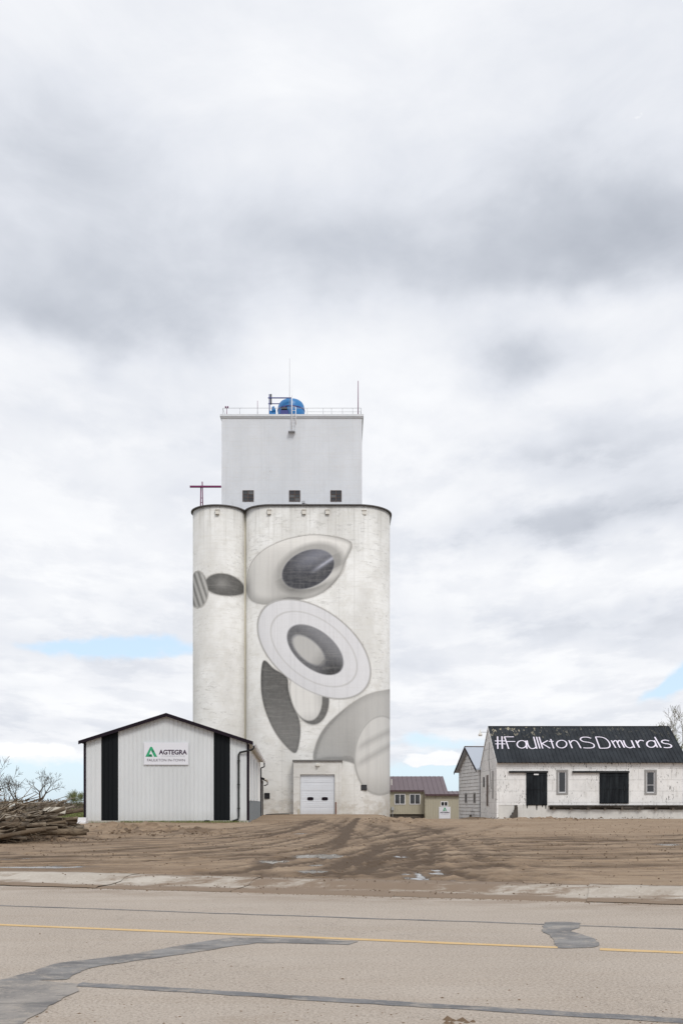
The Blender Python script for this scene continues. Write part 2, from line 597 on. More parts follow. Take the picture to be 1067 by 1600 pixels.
M['clod'] = simple('dirt_clod', (.16, .11, .07), .95, .35, 9)
M['rubble'] = simple('dark_rubble', (.10, .085, .07), .95, .5, 5)
M['brown_metal'] = simple('brown_frame', (.10, .07, .06), .6, .2)


def mat_window():
    m, k = material('window_glass')
    p = k.pos()
    n = k.noise(p, .7, 2, .5)
    k.set(k.mix(n, (.012, .014, .016), (.035, .037, .04)), .06, k.bump(n, .25, .05), spec=.7)
    return m


M['glass'] = mat_window()


def mat_slate_roof():
    m, k = material('black_painted_roof')
    p = k.pos()
    x, y, z = k.sep(p)
    n = k.noise(p, .8, 6, .6)
    c = k.mix(k.step(n, .3, .7), (.012, .015, .019), (.024, .029, .035))
    col = k.noise(p, 1, 4, .6, stretch=(3.4, .5, .5))
    c = k.mix(k.mul(k.step(col, .45, .7), .35), c, (.042, .047, .054))
    # paint flaked off below the ridge, more at the left end
    near = k.mul(k.step(z, 6.1, 7.5), k.step(x, 21, 11, .15, 1.0))
    fl = k.step(k.noise(p, 1, 7, .72, stretch=(4.2, 1.6, 1.6), off=(3, 0, 0)), .57, .62)
    c = k.mix(k.mul(fl, k.m('MINIMUM', k.mul(near, 1.2), 1.0)), c, (.42, .38, .28))
    f2 = k.mul(k.step(k.noise(p, 1, 7, .75, stretch=(3.0, 1.6, 1.6), off=(9, 3, 1)), .68, .70), .6)
    c = k.mix(f2, c, (.25, .24, .20))
    k.set(c, .6, k.bump(n, .15, .02), spec=.22)
    return m


M['slate'] = mat_slate_roof()


def mat_black_door():
    m, k = material('worn_black_door')
    p = k.pos()
    n = k.noise(p, 1.2, 5, .6, stretch=(3, 3, .6))
    c = k.mix(k.step(n, .35, .7), (.008, .010, .013), (.022, .027, .031))
    fl = k.step(k.noise(p, 3.0, 6, .75, stretch=(1.5, 1.5, .8), off=(1, 4, 2)), .71, .73)
    c = k.mix(k.mul(fl, .8), c, (.45, .45, .43))
    pl = k.m('LESS_THAN', k.m('FRACT', k.mul(k.sep(p)[0], 4.5)), .05)
    c = k.mix(k.mul(pl, .6), c, (.004, .005, .006))
    k.set(c, .65, k.bump(n, .2, .01), spec=.15)
    return m


M['bdoor'] = mat_black_door()


def mat_log():
    m, k = material('weathered_log')
    o = k.obj(); r = k.rnd()
    n = k.noise(o, 1, 5, .65, stretch=(1.2, 12, 12))
    base = k.ramp(r, [(0, (.09, .065, .045)), (.3, (.19, .145, .10)), (.55, (.33, .27, .20)), (.75, (.12, .088, .062)), (1, (.46, .41, .34))])
    c = k.mix(k.mul(k.step(n, .38, .66), .75), base, (.04, .028, .02))
    n2 = k.noise(k.pos(), 2.3, 3, .6)
    c = k.mix(k.mul(k.step(n2, .5, .7), .22), c, (.33, .28, .21))
    k.set(c, .95, k.bump(n, .8, .03), spec=.1)
    return m


M['log'] = mat_log()


# ------------------------------------------------------------------ the road axis
ANG = R(-16.2)
DR = Vector((math.cos(ANG), math.sin(ANG), 0))      # along the road, to the right
NR = Vector((-math.sin(ANG), math.cos(ANG), 0))     # away from the camera


def rn(x, y): return x * NR.x + y * NR.y
def rs(x, y): return x * DR.x + y * DR.y
def rp(s, n, z=0.0): return Vector((DR.x * s + NR.x * n, DR.y * s + NR.y * n, z))


def sstep(x, a, b):
    t = np.clip((x - a) / (b - a), 0, 1)
    return t * t * (3 - 2 * t)


def height(x, y):
    """ground level of the lot and the land behind"""
    x = np.asarray(x, float); y = np.asarray(y, float)
    n = x * NR.x + y * NR.y
    h = .13 + .44 * sstep(n, 18, 50)
    h = h - .12 * sstep(x, 6, 12) * sstep(y, 40, 66)
    h = h - .54 * sstep(x, 3.0, 5.6) * np.maximum(sstep(y, 60, 88) * (1 - sstep(x, 9.4, 11.0)), sstep(y, 80, 89))
    h = h + .06 * np.exp(-((x + 2.2) / 6) ** 2 - ((y - 82) / 7) ** 2)
    far = sstep(y, 104, 150)
    h = h * (1 - far)
    left = sstep(-x, 15, 24) * sstep(y, 58, 80)
    h = h * (1 - left)
    h = np.where(n < 17.55, -.07, h)
    return h


def ground_pt(px, py):
    Y = 30.0
    for _ in range(40):
        Y = (EYE - float(height(X_(px, Y), Y))) * FPX / (py - HZ)
        Y = min(max(Y, 8), 140)
    return X_(px, Y), Y


def crom(pts, n=12, closed=False):
    P = [np.array(p, float) for p in pts]
    out = []
    N = len(P)
    rngi = range(N) if closed else range(N - 1)
    for i in rngi:
        if closed:
            p0, p1, p2, p3 = P[i - 1], P[i], P[(i + 1) % N], P[(i + 2) % N]
        else:
            p0, p1, p2, p3 = P[max(i - 1, 0)], P[i], P[i + 1], P[min(i + 2, N - 1)]
        for t in np.linspace(0, 1, n, endpoint=False):
            out.append(.5 * ((2 * p1) + (-p0 + p2) * t + (2 * p0 - 5 * p1 + 4 * p2 - p3) * t ** 2 + (-p0 + 3 * p1 - 3 * p2 + p3) * t ** 3))
    if not closed: out.append(P[-1])
    return np.array(out)


# ------------------------------------------------------------------ ground sheet (with wheel ruts)
def spaced(lo, hi, stepf):
    out = [lo]
    while out[-1] < hi: out.append(out[-1] + stepf(out[-1]))
    return np.array(out)


def build_ground():
    xs = spaced(-26, 30, lambda a: .15)
    xs = np.concatenate([np.array([-6000, -3000, -1500, -800, -400, -200, -120, -80, -60, -48, -40, -34, -30, -28]), xs, np.array([33, 37, 44, 54, 70, 100, 160, 300, 600, 1200, 3000, 6000])])
    ys = spaced(13.5, 100, lambda a: .06 if a < 26 else (.11 if a < 40 else (.22 if a < 60 else .6)))
    ys = np.concatenate([np.array([-200, -60, -10, 0, 6, 10, 12]), ys, np.array([104, 110, 120, 135, 155, 180, 220, 300, 450, 700, 1100, 2000, 4000, 9000])])
    Xg, Yg = np.meshgrid(xs, ys)
    H = height(Xg, Yg)
    n = Xg * NR.x + Yg * NR.y
    track = np.zeros_like(H); rut = np.zeros_like(H); wet = np.zeros_like(H)
    inlot = (n > 17.4) & (Yg < 96)

    def dist_to(poly):
        """distance to a polyline, and arc parameter, only evaluated in its box"""
        lo = poly.min(0) - 1.6; hi = poly.max(0) + 1.6
        ix = np.where((xs > lo[0]) & (xs < hi[0]))[0]; iy = np.where((ys > lo[1]) & (ys < hi[1]))[0]
        if len(ix) == 0 or len(iy) == 0: return None
        sl = (slice(iy[0], iy[-1] + 1), slice(ix[0], ix[-1] + 1))
        gx, gy = Xg[sl], Yg[sl]
        d = np.full(gx.shape, 9.0)
        for a, b in zip(poly[:-1], poly[1:]):
            ab = b - a
            L2 = (ab ** 2).sum() + 1e-9
            t = np.clip(((gx - a[0]) * ab[0] + (gy - a[1]) * ab[1]) / L2, 0, 1)
            dd = np.hypot(gx - a[0] - t * ab[0], gy - a[1] - t * ab[1])
            d = np.minimum(d, dd)
        return sl, d
    tracks = [  # photograph rows and columns read off the lot: ([...], strength)
        ([(500, 1277), (470, 1290), (430, 1302), (330, 1318), (180, 1328), (0, 1334), (-150, 1338)], .8),
        ([(545, 1277), (520, 1290), (470, 1308), (380, 1325), (220, 1338), (0, 1345), (-150, 1348)], .9),
        ([(590, 1279), (600, 1292), (560, 1310), (480, 1326), (330, 1340), (120, 1346), (-100, 1350)], .7),
        ([(690, 1299), (650, 1307), (590, 1320), (520, 1338), (440, 1352), (345, 1366), (320, 1376)], 1.0),
        ([(720, 1290), (690, 1297), (640, 1303), (560, 1316), (470, 1335), (380, 1362)], .8),
        ([(1150, 1332), (1000, 1336), (850, 1338), (730, 1336), (650, 1342), (560, 1360), (500, 1386)], .8),
        ([(1150, 1337), (980, 1341), (820, 1341), (700, 1343), (620, 1353), (560, 1382)], .7),
        ([(1150, 1309), (1000, 1312), (850, 1315), (720, 1321), (620, 1334), (540, 1350), (470, 1384)], .8),
        ([(1150, 1315), (960, 1319), (800, 1322), (690, 1330), (590, 1346)], .6),
        ([(560, 1284), (610, 1300), (628, 1325), (640, 1345), (690, 1362), (780, 1380), (840, 1384)], .8),
        ([(672, 1305), (678, 1325), (665, 1342), (600, 1365), (590, 1390)], .6),
        ([(480, 1281), (540, 1296), (580, 1320), (560, 1350), (580, 1388)], .6),
        ([(420, 1292), (330, 1306), (200, 1314), (60, 1318), (-100, 1322)], .5),
        ([(430, 1340), (400, 1352), (420, 1372), (470, 1392)], .9),
        ([(560, 1335), (600, 1352), (700, 1362), (800, 1372), (900, 1376)], .5),
        ([(1150, 1355), (900, 1356), (760, 1352), (660, 1360), (600, 1384)], .45),
    ]
    rr = random.Random(5)
    # churned bands: wide in the direction of travel across the lot, measured in sight-line units
    FV = np.maximum(Yg, 12)
    PU = 533.5 + FPX * Xg / FV; PV = HZ + FPX * (EYE - np.maximum(H, 0)) / FV

    def band(poly, w, st):
        lo = poly.min(0) - 5; hi = poly.max(0) + 5
        msk = (PU > lo[0]) & (PU < hi[0]) & (PV > lo[1]) & (PV < hi[1]) & inlot
        gx = PU[msk]; gy = PV[msk]
        d = np.full(gx.shape, 99.0); tt = np.zeros(gx.shape)
        L = 0
        for a, b in zip(poly[:-1], poly[1:]):
            ab = b - a
            l_ = math.hypot(*ab)
            t = np.clip(((gx - a[0]) * ab[0] + (gy - a[1]) * ab[1]) / (l_ * l_ + 1e-9), 0, 1)
            dd = np.hypot(gx - a[0] - t * ab[0], gy - a[1] - t * ab[1])
            tt = np.where(dd < d, L + t * l_, tt); d = np.minimum(d, dd); L += l_
        ph = rr.random() * 9
        fade = np.clip(.65 + .45 * np.sin(tt / 41 + ph) + .25 * np.sin(tt / 13 + ph * 3), 0, 1.2) * sstep(tt, 0, 30) * sstep(L - tt, 0, 30)
        track[msk] += st * fade * np.exp(-(d / w) ** 2)
        rut[msk] -= .02 * st * fade * np.exp(-(d / w) ** 2)
    for pts, st in tracks:
        base = crom(pts, 6)
        d_ = np.gradient(base, axis=0); nn = np.stack([-d_[:, 1], d_[:, 0]], 1); nn /= np.linalg.norm(nn, axis=1)[:, None] + 1e-9
        for off in (0, rr.uniform(2.2, 3.5), rr.uniform(5, 8), -rr.uniform(2.5, 5)):
            band(base + nn * off + np.array([0, rr.uniform(-1, 1)]), rr.uniform(.6, 1.3), st * rr.uniform(.35, .95))
    for i in range(46):
        if rr.random() < .45:
            y0 = rr.uniform(1300, 1352); pts = [(-120, y0 + 2), (120, y0), (330, y0 - 6), (450, y0 - 18), (520, max(1280, y0 - 40))]
        else:
            y0 = rr.uniform(1302, 1372); x9_ = rr.uniform(480, 760); pts = [(1200, y0 - 3), (980, y0 - 1), (800, y0), (x9_ + 60, y0 + 4), (x9_, min(1386, y0 + rr.uniform(6, 26)))]
        band(crom(pts, 5), rr.uniform(.45, .9), rr.uniform(.25, .65))
    for pts, st in tracks:
        g = crom([ground_pt(a, b) for a, b in pts], 10)
        for off in (0.0, .22, 1.75, 1.98):
            # a pair of wheels: offset to the side
            d_ = np.gradient(g, axis=0)
            nn = np.stack([-d_[:, 1], d_[:, 0]], 1); nn /= np.linalg.norm(nn, axis=1)[:, None] + 1e-9
            q = g + nn * off
            w = rr.uniform(.08, .15)
            res = dist_to(q)
            if res is None: continue
            sl, d = res
            core = np.exp(-(d / w) ** 2)
            ridge = np.exp(-((d - w * 1.7) / (w * .55)) ** 2)
            track[sl] += .55 * st * (core * .9 - ridge * .25)
            rut[sl] += st * (-.035 * core + .028 * ridge)
    # a lot of lighter random passes
    for i in range(30):
        a = rr.random()
        if rr.random() < .5:
            y0 = rr.uniform(1296, 1356); pts = [(-120, y0 + rr.uniform(-4, 4)), (150, y0 - 1), (380, y0 - 8 + rr.uniform(-8, 8)), (520, y0 - 22 + rr.uniform(-6, 6)), (560, 1278)]
        else:
            y0 = rr.uniform(1300, 1362); pts = [(1200, y0), (950, y0 + 1), (760, y0 + rr.uniform(-2, 4)), (620, y0 + rr.uniform(0, 14)), (520 + rr.uniform(-60, 60), min(1388, y0 + 40))]
        g = crom([ground_pt(c, max(1274, e)) for c, e in pts], 8)
        res = dist_to(g)
        if res is None: continue
        sl, d = res
        w = rr.uniform(.05, .15); st = rr.uniform(.2, .6)
        track[sl] += st * np.exp(-(d / w) ** 2); rut[sl] -= .010 * st * np.exp(-(d / w) ** 2)
    # wet, churned ground and pools, read off the lot
    def ell(px, py, rx, ry, amp, arr):
        cx, cy = ground_pt(px, py)
        x1, y1 = ground_pt(px + rx, py); x2, y2 = ground_pt(px, py + ry)
        a = abs(x1 - cx); b = abs(y2 - cy)
        arr += amp * np.exp(-(((Xg - cx) / a) ** 2 + ((Yg - cy) / b) ** 2))
    for e in [(440, 1366, 150, 12, .30), (560, 1350, 110, 14, .2), (340, 1368, 60, 8, .45), (520, 1385, 120, 5, .3), (90, 1358, 160, 5, .4), (650, 1375, 90, 9, .35), (690, 1297, 40, 6, .4), (560, 1292, 90, 8, .2), (420, 1335, 60, 8, .2)]:
        ell(*e, track)
    for e in [(500, 1337, 38, 3.0, 1.5), (428, 1345, 34, 2.4, .9), (490, 1362, 28, 2.6, 1.1), (495, 1352, 10, 1.6, 1.1), (62, 1355, 70, 1.6, 1.3), (20, 1341, 40, 1.5, .7), (664, 1378, 9, 1.6, 1.4), (686, 1380, 13, 1.5, 1.4),
              (636, 1366, 8, 1.1, 1.2), (680, 1359, 9, 1.1, 1.2), (655, 1362, 6, 1.0, 1.0), (625, 1338, 16, 1.4, .8), (700, 1376, 12, 1.0, 1.0), (1045, 1320, 34, 2.0, .7), (640, 1372, 9, 1.3, 1.1), (470, 1302, 16, 1.3, .7)]:
        ell(*e, wet)
    # lumps
    def nz(sc, seed):
        r_ = np.random.default_rng(seed)
        gsz = 96
        G = r_.random((gsz, gsz))
        u = (Xg * sc) % gsz; v = (Yg * sc) % gsz
        i = np.floor(u).astype(int) % gsz; j = np.floor(v).astype(int) % gsz
        fu = u - np.floor(u); fv = v - np.floor(v)
        fu = fu * fu * (3 - 2 * fu); fv = fv * fv * (3 - 2 * fv)
        i2 = (i + 1) % gsz; j2 = (j + 1) % gsz
        return (G[i, j] * (1 - fu) + G[i2, j] * fu) * (1 - fv) + (G[i, j2] * (1 - fu) + G[i2, j2] * fu) * fv - .5
    near = inlot & (np.abs(Xg) < 34)
    lum = nz(.30, 1) * .05 + nz(1.1, 2) * .022 + nz(2.9, 3) * .016 + nz(6.0, 4) * .012
    lum = lum * sstep(n, 17.6, 19.5)
    pool = np.clip(wet, 0, 1)
    Hh = H + np.where(near, (lum + np.clip(rut, -.09, .07)) * (1 - pool * .8) - pool * .02, 0)
    # low churned banks of spoil in front of the shed and along the footings
    for (px, py, rx, ry, hh) in [(205, 1298, 60, 5, .20), (300, 1301, 70, 4, .08), (70, 1310, 70, 4, .10), (640, 1284, 60, 3, .12), (850, 1281, 60, 1.5, .10)]:
        cx, cy = ground_pt(px, py); x1, _ = ground_pt(px + rx, py); _, y2 = ground_pt(px, py + ry)
        Hh += hh * np.exp(-(((Xg - cx) / (x1 - cx)) ** 2 + ((Yg - cy) / max(abs(y2 - cy), .8)) ** 2)) * (1 + 2.5 * (nz(2.2, 8) + nz(4.5, 9)))
    track = np.clip(track * (1 + .5 * nz(.8, 21)), 0, 1.3) * near
    wet = wet * near
    ny, nx = Xg.shape
    V = np.stack([Xg, Yg, Hh], -1).reshape(-1, 3)
    idx = np.arange(ny * nx).reshape(ny, nx)
    F = np.stack([idx[:-1, :-1], idx[:-1, 1:], idx[1:, 1:], idx[1:, :-1]], -1).reshape(-1, 4)
    me = bpy.data.meshes.new('ground')
    me.vertices.add(len(V)); me.vertices.foreach_set('co', V.astype(np.float32).ravel())
    me.loops.add(F.size); me.loops.foreach_set('vertex_index', F.astype(np.int32).ravel())
    me.polygons.add(len(F)); me.polygons.foreach_set('loop_start', np.arange(0, F.size, 4, dtype=np.int32))
    me.polygons.foreach_set('use_smooth', np.ones(len(F), bool))
    me.update(calc_edges=True)
    for nm, arr in (('track', track), ('wet', wet)):
        a = me.attributes.new(nm, 'FLOAT', 'POINT')
        a.data.foreach_set('value', arr.astype(np.float32).ravel())
    m, k = material('packed_dirt')
    p = k.pos()
    x, y, z = k.sep(p)
    n1 = k.noise(p, .22, 5, .6); n2 = k.noise(p, 1.6, 6, .68); n3 = k.noise(p, 9, 5, .75); n4 = k.noise(p, 42, 3, .7)
    c = k.mix(k.step(n1, .3, .7), (.285, .200, .128), (.365, .272, .186))
    c = k.mix(k.mul(k.step(n2, .42, .68), .5), c, (.195, .135, .09))
    c = k.mix(k.mul(k.step(n3, .52, .70), .42), c, (.38, .31, .24))
    c = k.mix(k.mul(k.step(n3, .46, .30), .5), c, (.12, .082, .055))
    c = k.mix(k.mul(k.step(n4, .60, .68), .5), c, (.44, .38, .32))
    sk = k.noise(p, 1, 6, .7, stretch=(.22, 2.6, 1), off=(1, 3, 0), dist=.3)
    c = k.mix(k.mul(k.step(sk, .50, .64), .5), c, (.15, .102, .066))
    c = k.mix(k.mul(k.step(sk, .46, .36), .35), c, (.40, .315, .235))
    tr = k.attr('track').outputs['Fac']
    trn = k.m('MULTIPLY', tr, k.add(.6, k.mul(n2, .8)), clamp=True)
    c = k.mix(k.mul(trn, .85), c, (.075, .050, .033))
    w = k.attr('wet').outputs['Fac']
    wn_ = k.add(w, k.mul(k.add(k.noise(p, 2.4, 4, .7, stretch=(.7, 1.2, 1)), -.5), .9))
    damp = k.step(wn_, .10, .5)
    pool_ = k.step(wn_, .46, .58)
    c = k.mix(k.mul(damp, .45), c, (.10, .072, .052))
    c = k.mix(pool_, c, (.10, .085, .07))
    # dry grassland beyond the lot
    gmask = k.m('MAXIMUM', k.step(y, 96, 108), k.mul(k.step(x, -14.5, -17.0), k.step(y, 56, 62)))
    gn = k.noise(p, .05, 5, .65); gn2 = k.noise(p, .6, 5, .7)
    gc = k.mix(k.step(gn, .38, .6), (.13, .115, .060), (.075, .090, .035))
    gc = k.mix(k.mul(k.step(gn2, .45, .65), .6), gc, (.22, .19, .11))
    c = k.mix(k.step(k.add(gmask, k.mul(k.add(n2, -.5), .6)), .4, .6), c, gc)
    rough = k.m('SUBTRACT', .95, k.mul(pool_, .90))
    rough = k.m('SUBTRACT', rough, k.mul(k.mul(damp, .25), k.m('SUBTRACT', 1.0, pool_)))
    bh = k.add(k.mul(n2, .5), k.add(n3, k.mul(n4, .4)))
    bh = k.mul(bh, k.m('SUBTRACT', 1.0, pool_))
    k.set(c, rough, k.bump(bh, .75, .04), spec=.3)
    me.materials.append(m)
    o = bpy.data.objects.new('ground', me)
    COL.objects.link(o)
    tag(o, kind='structure')


build_ground()


# ------------------------------------------------------------------ road
def mat_road():
    m, k = material('old_asphalt')
    p = k.pos()
    n1 = k.noise(p, .35, 4, .6)
    al = k.noise(p, 1, 5, .6, stretch=(.25, 2.0, 1))
    agg = k.noise(p, 38, 4, .85)
    agg2 = k.noise(p, 16, 4, .75, off=(3, 1, 0), stretch=(1, 1, 1))
    vo = k.n.new('ShaderNodeTexVoronoi'); k.put(vo.inputs['Vector'], p); vo.inputs['Scale'].default_value = 46
    c = k.mix(k.step(n1, .3, .7), (.400, .340, .283), (.455, .392, .330))
    c = k.mix(k.mul(k.step(al, .42, .7), .35), c, (.37, .30, .235))
    c = k.mix(k.mul(k.step(agg, .50, .64), .65), c, (.62, .56, .49))
    c = k.mix(k.mul(k.step(agg, .48, .34), .75), c, (.13, .115, .105))
    c = k.mix(k.mul(k.step(agg2, .56, .66), .35), c, (.20, .17, .145))
    c = k.mix(k.mul(k.step(vo.outputs['Distance'], .25, .05), .35), c, (.52, .47, .42))
    # hairline cracks
    wv = k.noise(p, .55, 6, .75, dist=.3)
    cr = k.m('LESS_THAN', k.m('ABSOLUTE', k.add(wv, -.5)), .0016)
    gate = k.step(k.noise(p, .22, 3, .5, off=(8, 1, 0), stretch=(1, 1, 1)), .50, .56)
    c = k.mix(k.mul(k.mul(cr, gate), .7), c, (.10, .088, .076))
    # grit washed in from the dirt lot along the far gutter
    x, y, z = k.sep(p)
    nn = k.add(k.mul(x, NR.x), k.mul(y, NR.y))
    g = k.mul(k.step(nn, 14.2, 16.1), k.step(k.noise(p, 1.3, 6, .7, stretch=(.5, 1.4, 1)), .38, .62))
    c = k.mix(k.mul(g, .6), c, (.235, .17, .12))
    sp = k.mul(k.step(k.noise(p, 11, 5, .8, stretch=(.6, 1.2, 1), off=(7, 7, 0)), .63, .67), k.step(k.noise(p, .5, 3, .6), .42, .6))
    c = k.mix(k.mul(sp, .75), c, (.13, .095, .065))
    g2 = k.mul(k.step(nn, 8.0, 6.2), k.step(k.noise(p, 1.1, 6, .7, off=(4, 4, 0), stretch=(.6, 1.2, 1)), .45, .65))
    c = k.mix(k.mul(g2, .35), c, (.26, .19, .13))
    k.set(c, .9, k.bump(k.add(agg, agg2), .6, .012), spec=.25)
    return m


def mat_tar(name, a, b):
    m, k = material(name)
    p = k.pos()
    n = k.noise(p, 1.6, 6, .7); f = k.noise(p, 35, 4, .8)
    c = k.mix(k.step(n, .35, .65), a, b)
    c = k.mix(k.mul(k.step(f, .52, .66), .35), c, (.30, .28, .26))
    c = k.mix(k.mul(k.step(k.noise(p, 3.5, 7, .8), .50, .60), .62), c, (.38, .335, .285))
    c = k.mix(k.mul(k.step(k.noise(p, 1, 6, .7, stretch=(.8, 4, 1), off=(5, 5, 0)), .52, .60), .55), c, (.10, .10, .102))
    c = k.mix(k.mul(k.step(k.noise(p, 55, 3, .8), .40, .30), .6), c, (.07, .068, .066))
    k.set(c, .8, k.bump(f, .5, .01), spec=.3)
    return m


M['road'] = mat_road()
M['tar'] = mat_tar('tar_seam', (.15, .15, .155), (.22, .215, .215))
M['patch_worn'] = mat_tar('worn_asphalt_patch', (.19, .18, .172), (.33, .30, .27))
M['patch'] = mat_tar('asphalt_patch', (.165, .158, .155), (.27, .26, .25))


def flat_strip(name, n0, n1, s0, s1, z, mat, seg=.35, wob=.0, ragged=.0, kind='structure'):
    mb = MB()
    N = max(2, int((s1 - s0) / seg))
    r_ = random.Random(int(n0 * 100))
    a = 0.0; L = []; Q = []
    ph = r_.random() * 9
    for i in range(N + 1):
        s = s0 + (s1 - s0) * i / N
        a = wob * (math.sin(s * .9 + ph) * .6 + math.sin(s * 2.3 + ph * 2) * .4)
        L.append(mb.av(rp(s, n0 + a + r_.uniform(-1, 1) * ragged, z)))
        Q.append(mb.av(rp(s, n1 + a + r_.uniform(-1, 1) * ragged, z)))
    for i in range(N):
        mb.f.append([L[i], L[i + 1], Q[i + 1], Q[i]]); mb.sm.append(False)
    o = mb.build(name, mat)
    tag(o, kind=kind)
    return o


flat_strip('road', -14, 16.55, -700, 700, 0.0, M['road'], seg=50)
flat_strip('tar_seam', 12.86, 12.94, -60, 40, .004, M['tar'], seg=.3, wob=.03, ragged=.018)
flat_strip('tar_seam', 7.40, 7.56, -4.6, 30, .004, M['tar'], seg=.15, wob=.02, ragged=.014)


def mat_yellow():
    m, k = material('worn_yellow_line')
    p = k.pos()
    n = k.noise(p, 30, 5, .8); n2 = k.noise(p, 2.2, 5, .7)
    c = k.mix(k.step(n2, .3, .7), (.60, .40, .17), (.68, .48, .24))
    c = k.mix(k.mul(k.step(n, .48, .62), .7), c, (.48, .39, .29))
    c = k.mix(k.mul(k.step(k.noise(p, 7, 6, .8), .60, .66), .6), c, (.31, .24, .18))
    k.set(c, .85, k.bump(n, .5, .008), spec=.25)
    return m


M['yellow'] = mat_yellow()
# the second asphalt patch covers the line for a short stretch
rsp0 = rs(*[X_(868, 10.4), 10.4]); rsp1 = rs(*[X_(936, 10.3), 10.3])
flat_strip('centre_line', 10.80, 10.95, -80, rsp0 + .01, .004, M['yellow'], seg=.3, ragged=.012)
flat_strip('centre_line', 10.79, 10.95, rsp1, 60, .004, M['yellow'], seg=.3, ragged=.014)


def road_pt(px, py, z=0.0):
    Y = (EYE - z) * FPX / (py - HZ)
    return Vector((X_(px, Y), Y, z))


def patch(name, pts, z, mat, jit=.03, edge=.07):
    P = [road_pt(a, b, z) for a, b in pts]
    r_ = random.Random(len(pts))
    out = []; w1 = w2 = 0
    for i in range(len(P)):
        a, b = P[i], P[(i + 1) % len(P)]
        k_ = max(1, int((b - a).length / edge))
        for j in range(k_):
            q = a.lerp(b, j / k_)
            if j:
                w1 = w1 * .7 + r_.uniform(-jit, jit) * .6; w2 = w2 * .7 + r_.uniform(-jit, jit) * .6
                q += Vector((w1, w2, 0))
            out.append(q)
    mb = MB()
    mb.f.append([mb.av(q) for q in out]); mb.sm.append(False)
    o = mb.build(name, mat)
    tag(o, kind='structure')
    return o


patch('asphalt_patch', [(850, 1441), (880, 1440), (908, 1442), (904, 1450), (890, 1455), (912, 1461), (930, 1467), (936, 1475), (925, 1480), (870, 1481), (866, 1473), (860, 1462), (848, 1455), (846, 1447)], .0055, M['patch'])
patch('asphalt_patch', [(0, 1531), (55, 1517), (95, 1504), (180, 1494), (260, 1481), (330, 1469), (365, 1464.5), (410, 1465), (480, 1467), (560, 1471), (545, 1476), (440, 1473), (402, 1473), (330, 1484), (250, 1496), (170, 1507), (137, 1514), (105, 1530), (0, 1534)], .0050, M['patch'])
patch('asphalt_patch', [(-60, 1536), (0, 1532.5), (60, 1531), (122, 1537), (124, 1548), (85, 1568), (35, 1602), (-10, 1640), (-150, 1640)], .0060, M['patch_worn'])


# the concrete gutter and the worn kerb, cast in slabs
def mat_kerb():
    m, k = material('kerb_concrete')
    p = k.pos(); x, y, z = k.sep(p)
    n = k.noise(p, 1.2, 6, .65); f = k.noise(p, 14, 5, .75)
    c = k.mix(k.step(n, .3, .7), (.40, .35, .295), (.50, .455, .395))
    c = k.mix(k.mul(k.step(f, .5, .68), .4), c, (.62, .58, .52))
    nn = k.add(k.mul(x, NR.x), k.mul(y, NR.y))
    d1 = k.step(nn, 16.7, 16.15)
    d2 = k.mul(k.step(nn, 17.3, 17.95), .9)
    mid = k.mul(k.step(k.m('ABSOLUTE', k.add(k.add(k.mul(x, DR.x), k.mul(y, DR.y)), 4.4)), 4.2, 1.0), .62)
    dirt = k.add(k.noise(p, 1.0, 6, .72, stretch=(.8, 1.6, 1), off=(2, 2, 0)), k.mul(k.add(k.add(d1, d2), mid), .30))
    c = k.mix(k.mul(k.step(dirt, .50, .68), .92), c, (.215, .155, .108))
    wv = k.noise(p, .9, 6, .75, dist=.3)
    cr = k.m('LESS_THAN', k.m('ABSOLUTE', k.add(wv, -.5)), .0012)
    c = k.mix(k.mul(k.mul(cr, k.step(k.noise(p, 2.2, 3, .6), .48, .58)), .5), c, (.24, .19, .15))
    k.set(c, .9, k.bump(k.add(n, f), .5, .02), spec=.25)
    return m


M['kerb'] = mat_kerb()


def kerb():
    mb = MB()
    r_ = random.Random(3)
    s = -60.0
    while s < 60:
        L = r_.uniform(2.6, 3.3)
        dz = r_.uniform(-.012, .012); tilt = r_.uniform(-.01, .01)
        N = 12
        prev = None
        prof = [(16.02, .006), (16.10, .03), (16.55, .035), (16.95, .060), (17.10, .130), (17.35, .155), (17.72, .158), (17.86, .02)]
        for i in range(N + 1):
            ss = s + L * i / N
            ring = []
            for j, (nn, zz) in enumerate(prof):
                q = r_.uniform(-.012, .012) if 0 < j < len(prof) - 1 else r_.uniform(-.05, .05)
                ring.append(mb.av(rp(ss, nn + q, zz + dz + tilt * (i / N - .5) + (r_.uniform(-.006, .006) if j else 0))))
            if prev:
                for j in range(len(prof) - 1):
                    mb.f.append([prev[j], ring[j], ring[j + 1], prev[j + 1]]); mb.sm.append(True)
            prev = ring
        s += L
    o = mb.build('kerb', M['kerb'])
    tag(o, kind='structure')


kerb()


